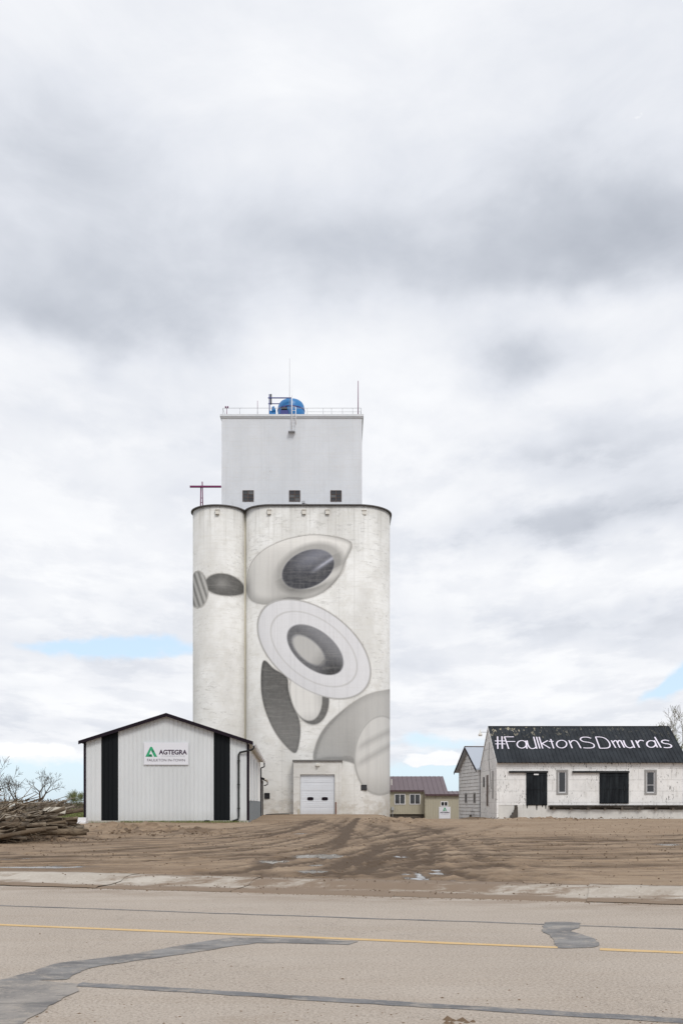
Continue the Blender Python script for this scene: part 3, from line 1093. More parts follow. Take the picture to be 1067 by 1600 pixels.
def debris():
    """clods and stones thrown over the road and the lot"""
    mb = MB()
    r_ = random.Random(9)

    def rock(c, r):
        ax = [Vector((r_.uniform(.7, 1.3) * r, 0, 0)), Vector((0, r_.uniform(.7, 1.3) * r, 0)), Vector((0, 0, r_.uniform(.35, .8) * r))]
        i = [mb.av(c + a * s_ + Vector((r_.uniform(-.2, .2) * r, r_.uniform(-.2, .2) * r, 0))) for a in ax for s_ in (1, -1)]
        for a, b, d in ((0, 2, 4), (2, 1, 4), (1, 3, 4), (3, 0, 4), (2, 0, 5), (1, 2, 5), (3, 1, 5), (0, 3, 5)):
            mb.f.append([i[a], i[b], i[d]]); mb.sm.append(False)
    for _ in range(240):
        px = r_.uniform(0, 1067); py = 1600 - abs(r_.gauss(0, 26))
        if r_.random() < .3: py = r_.uniform(1412, 1600)
        p = road_pt(px, py); rock(p, r_.choice([.004, .005, .007, .009, .014]))
    for _ in range(9):
        p = road_pt(r_.gauss(705, 14), r_.gauss(1598, 2)); rock(p, r_.uniform(.02, .045))
    for _ in range(520):
        s_ = r_.uniform(-10, 8); n_ = 16.05 - abs(r_.gauss(0, .16)); rock(rp(s_, n_, 0), r_.uniform(.006, .022))
    for _ in range(520):
        s_ = r_.uniform(-11, 9); n_ = r_.uniform(16.2, 17.9); rock(rp(s_, n_, .05 if n_ < 17.0 else .16), r_.uniform(.006, .020))
    for _ in range(3600):
        px = r_.uniform(-20, 1087); py = 1277 + abs(r_.gauss(0, 38))
        if py > 1384: continue
        gx, gy = ground_pt(px, py); rock(Vector((gx, gy, float(height(gx, gy)) + .01)), r_.choice([.010, .012, .015, .018, .022, .03]))
    for (px, py, sx, sy, nn, rr) in [(205, 1298, 34, 3.5, 600, .07), (300, 1302, 40, 3, 200, .04), (70, 1312, 50, 3, 300, .05), (620, 1283, 30, 2, 150, .07), (850, 1280.5, 50, 1.2, 200, .08), (1000, 1279, 60, 1, 160, .07)]:
        for _ in range(nn):
            gx, gy = ground_pt(r_.gauss(px, sx), max(1277, r_.gauss(py, sy))); rock(Vector((gx, gy, float(height(gx, gy)) + r_.uniform(.0, .12))), r_.uniform(.3, 1) * rr)
    o = mb.build('dirt_clods', M['clod'])
    tag(o, 'small dirt clods and stones scattered over the lot and road edge', 'dirt', kind='stuff')


debris()

# ================================================================== GRAIN ELEVATOR
YF = 86.0
PX2 = FPX / 87.0       # wall-design scale used for the mural


def elevator():
    root = empty('grain_elevator', (-4.5, 94, .5), 0, 'tall white concrete grain elevator with grey mural, square headhouse and overhead door', 'grain elevator')
    ZT = Z_(792, 86.3)
    zb = -.2
    # plan outline of the bins, left to right round the front
    cxl, cyl, rl = -11.22, 88.42, 2.42
    def arc(cx, cy, r, a0, a1, n):
        return [(cx + r * math.cos(R(a)), cy + r * math.sin(R(a))) for a in np.linspace(a0, a1, n)]
    left = arc(cxl, cyl, rl, 180, 346, 60)                    # left bin, counter-clockwise through the front
    main = arc(-6.35, 88.42, 2.45, 192, 270, 34) + [(x, 85.97 + .0) for x in np.arange(-6.1, 1.3, .10)] + arc(1.40, 89.05, 3.08, 270, 360, 56)
    def band(lst, z0, z1, dz):
        zs = np.arange(z0, z1, dz).tolist() + [z1]
        return zs
    # walls
    def wall_mesh(lst, extra_close):
        mb = MB()
        pts = lst + extra_close
        lo = [mb.av((x, y, zb)) for x, y in pts]; hi = [mb.av((x, y, ZT)) for x, y in pts]
        for i in range(len(pts) - 1):
            mb.f.append([lo[i], lo[i + 1], hi[i + 1], hi[i]]); mb.sm.append(i < len(lst) - 1)
        mb.f.append(hi); mb.sm.append(False)
        return mb
    # silo row at the left: three bins in depth
    back = []
    for k_ in range(1, 3):
        back.append(arc(cxl, cyl + k_ * 4.85, rl, 90, 270, 40))
    lb = arc(cxl, cyl, rl, 346, 450, 20)
    mb = MB()
    for cy in (cyl, cyl + 4.85, cyl + 9.7):
        pts = arc(cxl, cy, rl, 0, 360, 120)[:-1]
        lo = [mb.av((x, y, zb)) for x, y in pts]; hi = [mb.av((x, y, ZT)) for x, y in pts]
        n = len(pts)
        for i in range(n):
            mb.f.append([lo[i], lo[(i + 1) % n], hi[(i + 1) % n], hi[i]]); mb.sm.append(True)
        mb.f.append(hi); mb.sm.append(False)
    mb.build('silo', M['wall'], root)
    mb = wall_mesh(main, [(4.48, 99), (3.4, 101.5), (1.4, 102.6), (-6.4, 102.6), (-8.75, 100.5), main[0]])
    mb.build('wall', M['wall'], root)
    # grout column in the re-entrant joint
    mb = MB(); mb.tube([(-8.80, 88.05, zb), (-8.80, 88.05, ZT)], .16, 10); mb.build('joint', M['joint'], root)
    # roof slab with a dark proud rim
    def rim(pts, name):
        c = np.array(pts)
        mb = MB()
        out = []
        n = len(pts)
        for i in range(n):
            d = c[(i + 1) % n] - c[i - 1]
            nn = np.array([d[1], -d[0]]); nn = nn / (np.linalg.norm(nn) + 1e-9)
            out.append(c[i] + nn * .17)
        a = [mb.av((p[0], p[1], ZT + .003)) for p in out]; b = [mb.av((p[0], p[1], ZT + .095)) for p in out]
        for i in range(n):
            mb.f.append([a[i], a[(i + 1) % n], b[(i + 1) % n], b[i]]); mb.sm.append(False)
        mb.f.append(b); mb.sm.append(False); mb.f.append(a[::-1]); mb.sm.append(False)
        return mb.build(name, M['rim'], root)
    rim(arc(cxl, cyl, rl, 0, 360, 90)[:-1], 'rim')
    r2 = rim(main + [(4.48, 99), (3.4, 101.5), (1.4, 102.6), (-6.4, 102.6), (-8.7, 100.5)], 'rim')
    r2.location.z += .004
    # ---------------- mural: generic soft shapes standing in for the painting
    full = [('L', arc(cxl, cyl, rl, 181, 343, 105)), ('M', arc(-6.35, 88.42, 2.45, 200, 270, 64)[:-1] + [(x, 85.97) for x in np.arange(-6.35, 1.40, .065)] + arc(1.40, 89.05, 3.08, 270, 359, 84))]

    def polysd(P, poly):
        """signed distance (negative inside)"""
        x, y = P[..., 0], P[..., 1]
        d = np.full(x.shape, 1e9); ins = np.zeros(x.shape, bool)
        n = len(poly)
        for i in range(n):
            a = poly[i]; b = poly[(i + 1) % n]
            ab = b - a
            t = np.clip(((x - a[0]) * ab[0] + (y - a[1]) * ab[1]) / ((ab ** 2).sum() + 1e-9), 0, 1)
            d = np.minimum(d, (x - a[0] - t * ab[0]) ** 2 + (y - a[1] - t * ab[1]) ** 2)
            c = (a[1] > y) != (b[1] > y)
            with np.errstate(divide='ignore', invalid='ignore'):
                xi = (b[0] - a[0]) * (y - a[1]) / (b[1] - a[1] + 1e-12) + a[0]
            ins ^= c & (x < xi)
        d = np.sqrt(d)
        return np.where(ins, -d, d)

    def ellsd(P, cx, cy, rx, ry, ang):
        a = R(ang)
        u = (P[..., 0] - cx) * math.cos(a) + (P[..., 1] - cy) * math.sin(a)
        v = -(P[..., 0] - cx) * math.sin(a) + (P[..., 1] - cy) * math.cos(a)
        k_ = np.hypot(u / rx, v / ry)
        return (k_ - 1) * min(rx, ry), u / rx, v / ry

    def paint(P):
        x, y = P[..., 0], P[..., 1]
        g = np.zeros(x.shape); cov = np.zeros(x.shape); blue = np.zeros(x.shape)

        def lay(sd_, val, soft=.7, op=1.0, bl=0.0):
            nonlocal g, cov, blue
            a = np.clip(.5 - sd_ / (2 * soft), 0, 1) * op
            val = np.where(val < .4, val * .78, val); g = g * (1 - a) + val * a; blue = blue * (1 - a) + bl * a
            cov = np.maximum(cov * (1 - a) + a, cov * 0)
        ss = lambda t, a, b: sstep(t, a, b)
        # big soft lens high on the wall
        pl = crom([(386, 925), (386, 900), (396, 878), (420, 860), (455, 846), (500, 841), (547, 852), (540, 880), (526, 910), (500, 932), (465, 942), (425, 948), (398, 942)], 6, True)
        s1 = polysd(P, pl)
        t = (x - 395) / 150; vv_ = (y - 845) / 103
        val = .78 - .28 * ss(-s1, 16, 0) * ss(vv_, .35, .95) - .30 * np.exp(-((x - 448) / 30) ** 2 - ((y - 918) / 40) ** 2) - .34 * ss(-s1, 7, 0) * ss(x, 480, 540)
        val = val + .10 * ss(y, 870, 850)
        lay(s1, val, .8)
        s1b, u, v = ellsd(P, 484, 892, 55, 36, -24)
        lay(s1b, .40 - .22 * ss(v, -.1, 1) + .45 * np.exp(-((v - .7) / .22) ** 2) * ss(u, -.8, .2), 3.5, .85)
        s1c, u, v = ellsd(P, 482, 893.5, 42, 28, -24)
        dk = .085 + .22 * np.exp(-((v + .5) / .5) ** 2) * ss(u, -.8, .4) + .32 * np.exp(-((v - .25 + u * .25) / .11) ** 2) * ss(u, -.1, .5)
        lay(s1c, dk, .8, 1, .8)
        # dark leaf and pale drop under the ring
        leaf = crom([(413, 1035), (409, 1070), (414, 1105), (428, 1140), (446, 1165), (463, 1177), (470, 1150), (468, 1125), (458, 1102), (452, 1080), (449, 1060), (430, 1048)], 6, True)
        sl_ = polysd(P, leaf)
        lay(sl_, .16 + .10 * ss(y, 1060, 1160) - .05 * ss(-sl_, 6, 0), .7)
        s4, u, v = ellsd(P, 486, 1090, 28, 44, -8)
        lay(s4, .19 + .0 * u, .8)
        s5, u, v = ellsd(P, 479, 1086, 24, 42, -10)
        lay(s5, .80 - .20 * ss(u, .3, 1) - .15 * ss(v, .6, 1), .8)
        # pale plain ring
        s2, u, v = ellsd(P, 491, 1017, 100, 60, 37)
        lay(s2, .82 - .07 * ss(v, .2, 1.0), .7, 1, .25)
        lay(np.abs(s2 + .6) - .5, .30, .6, .6)
        lay(np.abs(ellsd(P, 491, 1017, 76, 45, 37)[0]) - .8, .42, .6, .45)
        s3, u, v = ellsd(P, 493, 1018, 51, 29, 39)
        lay(s3, .20 + .14 * ss(-v, .1, .9) - .13 * ss(u, .2, .9) * ss(v, -.6, .3), .8, 1, .4)
        s6, u, v = ellsd(P, 483, 1019, 31, 15, 42)
        lay(s6, .60 - .22 * ss(u, .2, 1), 1.6, .9)
        # broad grey fan low on the right
        fan = crom([(492, 1190), (494, 1165), (508, 1138), (535, 1112), (568, 1090), (600, 1079), (625, 1076), (640, 1130), (640, 1200), (612, 1238), (572, 1226), (556, 1196), (520, 1188)], 6, True)
        sf = polysd(P, fan)
        val = .46 + .14 * ss(x, 510, 600) - .10 * ss(-sf, 12, 0) - .10 * np.exp(-((x - 548) / 14) ** 2) * ss(y, 1120, 1180)
        lay(sf, val, 1.0, .92)
        s7, u, v = ellsd(P, 596, 1180, 42, 62, 6)
        lay(s7, .68 - .18 * ss(v, .35, 1), 1.4)
        for cy_, sl2 in ((1152, -.55), (1176, -.6)):
            b = np.abs(y - (cy_ + (x - 590) * sl2))
            m_ = np.clip(-s7 / 10, 0, 1)
            lay(b - 4, .42 + .0 * x, 5.0, .8 * m_)
        lay(np.abs(s7 + .5) - .9, .40, .8, .7)
        # two small soft shapes on the left bin
        s8, u, v = ellsd(P, 352, 917, 30, 17, 4)
        lay(s8, .16 + .18 * np.exp(-((u + .1) / .35) ** 2 - ((v + .1) / .5) ** 2), .9)
        s9, u, v = ellsd(P, 310, 922, 17, 28, -8)
        lay(s9, .30 + .30 * (np.sin((x - .35 * y) * .75) * .5 + .5), 1.0, .95)
        return g, cov, blue
    dz = .065
    for nm, pts in full:
        pts = np.array(pts)
        d = np.gradient(pts, axis=0)
        nrm = np.stack([d[:, 1], -d[:, 0]], 1); nrm /= np.linalg.norm(nrm, axis=1)[:, None]
        off = pts + nrm * .006
        zs = np.arange(.6, 26.5, dz)
        Xg = np.repeat(off[:, 0][None], len(zs), 0); Yg = np.repeat(off[:, 1][None], len(zs), 0); Zg = np.repeat(zs[:, None], len(off), 1)
        P = np.stack([533.5 + Xg * PX2, HZ - (Zg - EYE) * PX2], -1)
        g, cov, blue = paint(P)
        vi = np.arange(g.size).reshape(g.shape)
        keep = (cov[:-1, :-1] > .01) | (cov[1:, 1:] > .01) | (cov[:-1, 1:] > .01) | (cov[1:, :-1] > .01)
        F = np.stack([vi[:-1, :-1], vi[:-1, 1:], vi[1:, 1:], vi[1:, :-1]], -1)[keep]
        used = np.unique(F)
        mp = np.full(g.size, -1); mp[used] = np.arange(len(used))
        F = mp[F]
        V = np.stack([Xg, Yg, Zg], -1).reshape(-1, 3)[used] - np.array(root.location)
        me = bpy.data.meshes.new('mural')
        me.from_pydata(V.tolist(), [], F.tolist())
        me.polygons.foreach_set('use_smooth', np.ones(len(F), bool))
        gg = g.reshape(-1)[used]; bb = blue.reshape(-1)[used]
        colr = np.stack([gg * (1.0 - .10 * bb), gg * (.99 - .04 * bb), gg * (.955 + .22 * bb), np.ones_like(gg)], 1)
        ca = me.attributes.new('paint', 'FLOAT_COLOR', 'POINT'); ca.data.foreach_set('color', colr.astype(np.float32).ravel())
        cv = me.attributes.new('cover', 'FLOAT', 'POINT'); cv.data.foreach_set('value', cov.reshape(-1)[used].astype(np.float32))
        me.materials.append(M['mural'])
        o = bpy.data.objects.new('mural', me); COL.objects.link(o); o.parent = root
    # ---------------- small square vents under the rim
    for px in (340, 421, 475, 511.5, 569):
        yy = 86.0 if px > 400 else 86.0
        if px == 569: yy = 86.17
        z = Z_(801, 86)
        x = X_(px, 86)
        mb = MB(); mb.box((x - .17, yy - .20, z - .17), (x + .17, yy + .1, z + .19)); mb.prism([(x - .20, yy - .26, z + .19), (x + .20, yy - .26, z + .19), (x + .20, yy - .26, z + .24), (x - .20, yy - .26, z + .24)], (0, .3, 0))
        mb.build('vent', M['vent'], root)
    # ---------------- headhouse
    hy0, hy1 = 89.6, 100.5
    hx0, hx1 = X_(346.5, hy0), X_(565.5, hy0)
    hz = Z_(651.5, hy0)
    mb = MB(); mb.box((hx0, hy0, ZT + .1), (hx1, hy1, hz))
    for px, w in ((357, .10), (421, .10), (493, .10)):
        x = X_(px, hy0); mb.box((x - w / 2, hy0 - .02, ZT + .1), (x + w / 2, hy0 + .05, hz - .05))
    hh = mb.build('headhouse', M['head'], root)
    mb = MB(); mb.box((hx0 - .14, hy0 - .16, hz + .002), (hx1 + .14, hy1 + .14, hz + .20)); mb.box((hx0 - .08, hy0 - .09, hz - .10), (hx1 + .08, hy0 - .003, hz))
    mb.build('cornice', M['head'], hh)
    for px in (388, 460.5, 525):
        x = X_(px, hy0); z = Z_(775, hy0); w, h = .47, .47
        mb = MB()
        for a, b in (((-w - .05, -h - .05), (w + .05, -h)), ((-w - .05, h), (w + .05, h + .05)), ((-w - .05, -h), (-w, h)), ((w, -h), (w + .05, h)), ((-.03, -h), (.03, h)), ((-w, -.18), (-.03, -.14)), ((.03, -.18), (w, -.14)), ((-w, .12), (-.03, .16)), ((.03, .12), (w, .16))):
            mb.box((x + a[0], hy0 - .05, z + a[1]), (x + b[0], hy0 - .012, z + b[1]))
        wn = mb.build('window', M['brown_metal'], hh)
        r_ = random.Random(int(px))
        for i, (a, b) in enumerate(((-w, -.03), (.03, w))):
            for (c, d) in ((-h, -.18), (-.14, .12), (.16, h)):
                mb = MB(); mb.box((x + a, hy0 - .020, z + c), (x + b, hy0 - .006, z + d))
                mb.build('pane', M[r_.choice(['glass_dark', 'glass_dark', 'glass_grey', 'glass_grey2'])], wn)
    # pipe stub by the middle window
    x = X_(475, hy0)
    mb = MB(); mb.box((x - .14, 88.0, Z_(786, 88)), (x + .14, 88.25, Z_(782.5, 88))); mb.tube([(x, 88.1, ZT), (x, 88.1, Z_(785, 88))], .05); mb.tube([(x + .1, 88.1, Z_(786, 88)), (x + .4, 88.1, Z_(787, 88)), (x + .4, 88.1, ZT)], .03); mb.tube([(x - .3, 88.1, ZT), (x - .3, 88.1, Z_(788, 88))], .03)
    mb.build('vent_pipe', M['steel'], root)
    # ---------------- drive-through entry
    ex0, ex1 = X_(458.5, 84.6), X_(533.5, 84.6)
    ey = 84.6
    ez = Z_(1190, ey); gz = .3
    dx0, dx1 = X_(469, ey), X_(523, ey); dz_ = Z_(1210, ey)
    mb = MB()
    mb.box((ex0, ey, gz), (dx0, 85.95, dz_)); mb.box((dx1, ey, gz), (ex1, 85.95, dz_)); mb.box((ex0, ey, dz_), (ex1, 85.95, ez))
    en = mb.build('entry', M['wall'], root)
    mb = MB(); mb.box((ex0 - .08, ey - .12, ez + .002), (ex1 + .08, 85.96, ez + .15)); mb.build('slab', M['slab'], en)
    mb = MB()
    n = 5
    dzb = .52
    for i in range(n):
        a = dzb + (dz_ - dzb) * i / n; b = dzb + (dz_ - dzb) * (i + 1) / n
        mb.box((dx0 + .03, ey + .22, a + .012), (dx1 - .03, ey + .30, b - .012))
        for q in (.27, .5, .73):
            zz = a + (b - a) * q
            mb.box((dx0 + .05, ey + .206, zz - .012), (dx1 - .05, ey + .222, zz + .012))
    mb.box((dx0 + .01, ey + .28, dzb), (dx1 - .01, ey + .31, dz_))
    dr = mb.build('door', M['door'], root)
    for px in (485, 507.5):
        x = X_(px, ey + .2); z = Z_(1248, ey + .2)
        mb = MB()
        pts = []
        for i in range(20):
            t = 2 * PI * i / 20
            pts.append((x + .27 * math.copysign(abs(math.cos(t)) ** .5, math.cos(t)), ey + .185, z + .14 * math.copysign(abs(math.sin(t)) ** .5, math.sin(t))))
        mb.prism(pts, (0, .06, 0)); mb.build('window', M['trim'], dr)
    mb = MB(); x = X_(496.5, ey); z = Z_(1195, ey)
    mb.box((x - .18, ey - .12, z - .10), (x + .18, ey - .003, z + .12)); mb.tube([(x - .02, ey - .06, z - .02), (x - .02, ey - .28, z - .05)], .10); mb.build('lamp', M['vent'], en)
    mb = MB(); mb.box((dx1 + .05, ey - .05, .45), (dx1 + .14, ey - .003, 1.7)); mb.build('door_guard', M['rust'], en)
    mb = MB(); mb.box((dx0 - .22, ey - .05, .45), (dx0 - .06, ey - .003, 1.1)); mb.build('door_guard', M['pale_wood'], en)
    # low windows either side
    for px, py, w, h in ((568.5, 1230.5, .26, .24), (417.5, 1243.5, .24, .26)):
        yy = 85.97 if px < 500 else 86.10
        if px < 500: yy = 86.02
        x = X_(px, yy); z = Z_(py, yy)
        if px > 500:
            dxx = max(0, x - 1.40); yy = 89.05 - math.sqrt(3.08 ** 2 - dxx ** 2) - .005
        mb = MB()
        for a, b in (((-w, -h), (w, -h + .06)), ((-w, h - .06), (w, h)), ((-w, -h + .06), (-w + .06, h - .06)), ((w - .06, -h + .06), (w, h - .06)), ((-.02, -h + .06), (.02, h - .06))):
            mb.box((x + a[0], yy - .10, z + a[1]), (x + b[0], yy + .05, z + b[1]))
        wn = mb.build('window', M['black'], root)
        mb = MB(); mb.box((x - w + .06, yy - .06, z - h + .06), (x + w - .06, yy + .05, z + h - .06)); mb.build('pane', M['glass_dark'], wn)
    # heaved footing at the right foot
    mb = MB()
    r_ = random.Random(2)
    for i in range(26):
        t = i / 25
        x = X_(548, 86) + t * 3.2; yy = (85.8 if x < 1.5 else 89.05 - math.sqrt(max(.01, 3.3 ** 2 - (x - 1.4) ** 2)))
        s_ = r_.uniform(.10, .24)
        mb.prism([(x - s_, yy, .05), (x + s_, yy - .05, .05), (x + s_ * .8, yy, .42 + r_.uniform(-.1, .12)), (x - s_ * .7, yy - .03, .45 + r_.uniform(-.1, .1))], (0, .25, 0))
    mb.build('footing', M['rubble'], root)
    # ---------------- boom crossing the left rear of the roof, separate thing
    y0 = 89.2
    t = empty('pipe_boom', (X_(315, y0), y0, ZT + .15), 0, 'thin maroon cross-shaped pipe frame standing on the silo roof at left of the headhouse', 'pipe frame')
    mb = MB(); mb.box((X_(297, y0), y0 - .07, Z_(761.8, y0)), (X_(346, y0), y0 + .07, Z_(759, y0))); mb.build('crossbar', M['maroon'], t)
    for px, pt in ((313, 758), (317, 752)):
        mb = MB(); mb.tube([(X_(px, y0), y0 + .12, ZT + .1), (X_((px + 315) / 2, y0), y0 + .12, Z_(pt, y0))], .05, 6); mb.build('post', M['maroon'], t)
    for i in range(4):
        mb = MB(); z = ZT + .5 + i * .42; mb.tube([(X_(313.4, y0), y0 + .12, z), (X_(316.7, y0), y0 + .12, z)], .03, 5); mb.build('rung', M['maroon'], t)
    # ---------------- things on the headhouse roof
    rz = hz + .20
    yt = 92.3
    x = X_(455, yt)
    top = Z_(626.5, yt)
    t = empty('water_tank', (x, yt, rz), 0, 'round blue tank with domed top standing on the headhouse roof', 'tank')
    hgt = top - rz; rad = X_(476, yt) - x
    prof = [(rad, 0), (rad, hgt * .52), (rad, hgt * .60)]
    for i in range(1, 13):
        a = PI / 2 * i / 12
        prof.append((max(.02, rad * math.cos(a) ** .5), hgt * .60 + hgt * .40 * math.sin(a) ** .9))
    mb = MB(); mb.lathe((x, yt, rz), prof, 40); tk = mb.build('shell', M['blue'], t)
    zb_ = Z_(642.5, yt)
    mb = MB(); mb.lathe((x, yt, zb_), [(rad + .003, -.05), (rad + .03, -.05), (rad + .03, .05), (rad + .003, .05)], 40); mb.build('band', M['blue_dark'], t)
    mb = MB(); mb.lathe((X_(459, yt), yt, top - .06), [(.14, 0), (.14, .14), (.10, .17), (.02, .18)], 16); mb.build('hatch', M['blue_dark'], t)
    yg = 90.9
    t = empty('hoist_frame', (X_(428, yg), yg, rz), 0, 'dark blue steel hoist frame with arm beside the blue roof tank', 'hoist')
    mb = MB(); mb.box((X_(420.4, yg), yg - .05, rz), (X_(422.0, yg), yg + .05, Z_(616, yg))); mb.build('post', M['blue_dark'], t)
    mb = MB(); mb.box((X_(422.6, yg), yg - .07, Z_(632, yg)), (X_(424.6, yg), yg + .07, Z_(616, yg))); mb.build('upright', M['black'], t)
    mb = MB(); mb.box((X_(419, yg), yg - .15, Z_(623.2, yg)), (X_(456, yg), yg - .07, Z_(621.8, yg))); mb.box((X_(419, yg), yg + .07, Z_(630.6, yg)), (X_(437, yg), yg + .14, Z_(629.6, yg))); mb.build('arm', M['blue_dark'], t)
    mb = MB(); mb.box((X_(421.5, yg), yg - .2, rz), (X_(431, yg), yg + .2, Z_(643, yg)));
    mb.tube([(X_(425, yg), yg - .2, Z_(642.5, yg)), (X_(431, yg), yg - .2, Z_(641.5, yg))], .16, 10); mb.tube([(X_(426, yg), yg - .2, Z_(640.0, yg)), (X_(429.5, yg), yg - .2, Z_(638.5, yg))], .17, 10); mb.build('winch', M['blue'], t)
    t = empty('pump_motor', (X_(444, yg), yg, rz), 0, 'small dark motor in front of the blue roof tank', 'motor')
    mb = MB(); c = (X_(444.5, yg), yg - .3, Z_(641.5, yg)); mb.tube([(c[0] - .28, c[1], c[2]), (c[0] + .28, c[1], c[2] + .02)], [.17, .21], 12); mb.build('casing', M['black'], t)
    mb = MB(); mb.box((c[0] - .36, c[1] - .2, rz), (c[0] + .40, c[1] + .2, c[2] - .16)); mb.box((c[0] - .1, c[1] - .1, c[2] + .15), (c[0] + .12, c[1] + .1, c[2] + .30)); mb.build('base', M['blue_dark'], t)
    # ladder over the parapet
    ly = hy0 - .32
    t = empty('roof_ladder', (X_(458, ly), ly, Z_(675, ly)), 0, 'short white steel ladder hung over the front edge of the headhouse roof', 'ladder')
    for px, p0, p1 in ((455.8, 672, 618), (462.2, 664, 636)):
        mb = MB(); mb.tube([(X_(px, ly), ly, Z_(p0, ly)), (X_(px, ly), ly, Z_(p1, ly))], .035, 6); mb.build('rail', M['white_paint'], t)
    for i in range(7):
        z = Z_(670, ly) + i * .34
        mb = MB(); mb.tube([(X_(455.8, ly), ly, z), (X_(462.2, ly), ly, z)], .02, 5); mb.build('rung', M['white_paint'], t)
    mb = MB(); z = Z_(674, ly); mb.box((X_(450.5, ly), ly - .15, z - .03), (X_(461, ly), hy0, z + .02)); mb.prism([(X_(451, ly), ly + .1, z + .02), (X_(460, ly), ly + .1, z + .02), (X_(456, ly), ly + .1, z + .14)], (0, .05, 0)); mb.build('platform', M['steel'], t)
    # railing
    t = empty('roof_railing', (-4.6, hy0, rz), 0, 'thin steel safety railing round the headhouse roof edge', 'railing')
    zr = Z_(638, 89.8)
    ya = 89.75
    posts = [348.5, 375, 402.5, 480, 505, 518, 535, 551, 564]
    for px in posts:
        mb = MB(); mb.tube([(X_(px, ya), ya, rz), (X_(px, ya), ya, zr)], .02, 5); mb.build('post', M['steel'], t)
    mb = MB(); mb.tube([(X_(348.5, ya), ya, zr), (X_(564, ya), ya, zr)], .018, 5); mb.tube([(X_(348.5, ya), ya, zr), (X_(348.5, ya), 100, zr)], .018, 5); mb.tube([(X_(564, ya), ya, zr), (X_(564, ya), 100, zr)], .018, 5); mb.build('top_rail', M['steel'], t)
    mb = MB(); mb.tube([(X_(480, ya), ya, (zr + rz) / 2), (X_(564, ya), ya, (zr + rz) / 2)], .013, 5); mb.build('mid_rail', M['steel'], t)
    # masts
    for px, pt, r_, mt, lab in ((452.5, 560, .022, 'steel', 'tallest thin whip antenna above the blue roof tank'), (456.8, 604, .018, 'white_paint', 'short white whip antenna rising from the ladder on the roof'), (559.5, 595, .045, 'maroon', 'dark red pole mast at the right corner of the headhouse roof'), (402.5, 626, .03, 'maroon', 'short red rod on the left half of the headhouse roof'), (354.5, 637, .035, 'maroon', 'stubby red post light at the left corner of the headhouse roof')):
        yy = 90.1
        t = empty('antenna_mast', (X_(px, yy), yy, rz), 0, lab, 'antenna')
        zt = Z_(pt, yy)
        mb = MB(); mb.tube([(X_(px, yy), yy, rz), (X_(px, yy), yy, zt)], [r_, r_ * .6], 6); mb.build('pole', M[mt], t)
        if px == 354.5:
            mb = MB()
            for dx_ in (-.10, .10):
                mb.lathe((X_(px, yy) + dx_, yy, zt - .02), [(.05, 0), (.07, .05), (.07, .13), (.02, .17)], 10)
            mb.box((X_(px, yy) - .16, yy - .03, zt - .06), (X_(px, yy) + .16, yy + .03, zt - .02))
            mb.build('lamp', M['maroon'], t)
        else:
            mb = MB(); mb.lathe((X_(px, yy), yy, rz), [(.09, 0), (.09, .06), (.05, .10)], 10); mb.build('foot', M['steel'], t)


elevator()


# ------------------------------------------------------------------ ribbed sheet helper
def ribbed(mb, o, ax, up, nrm, width, hfun, pitch=.23, depth=.02, z0=0.0, u0=0.0, rib=.05):
    """sheet-metal wall: o origin, ax along, up, nrm outward; hfun(u)->top height"""
    o = Vector(o); ax = Vector(ax); up = Vector(up); nrm = Vector(nrm)
    us = [(u0, 0.0)]
    u = u0 + pitch / 2
    while u < u0 + width - pitch * .4:
        us += [(u - rib / 2 - .012, 0), (u - rib / 2, depth), (u + rib / 2, depth), (u + rib / 2 + .012, 0)]
        u += pitch
    us.append((u0 + width, 0.0))
    prev = None
    # make sure a break in the profile (ridge) is hit
    for (a, d) in us:
        lo = mb.av(o + ax * a + nrm * d + up * z0); hi = mb.av(o + ax * a + nrm * d + up * hfun(a))
        if prev: mb.f.append([prev[0], lo, hi, prev[1]]); mb.sm.append(False)
        prev = (lo, hi)


# ================================================================== METAL SHED ON THE LEFT
def logo(root, Mx, k):
    """green folded triangle; Mx maps x right, y up; unit = triangle height 1"""
    mb = MB(Mx)
    em = mb.prism([(x * k, y * k, 0) for x, y in ((0, 0), (.49, 1), (.66, 1), (1.18, 0), (.88, 0), (.56, .66), (.38, .26), (.62, .26), (.72, 0))], (0, 0, .0015)).build('emblem', M['green'], root)
    for pts in (((.30, .02), (.66, .02), (.60, .22), (.40, .22)), ((.62, .62), (.80, .68), (.90, .50), (.70, .46))):
        mb = MB(Mx)
        mb.face([(x * k, y * k, .003) for x, y in pts])
        mb.build('fold', M['green_dark'], em)


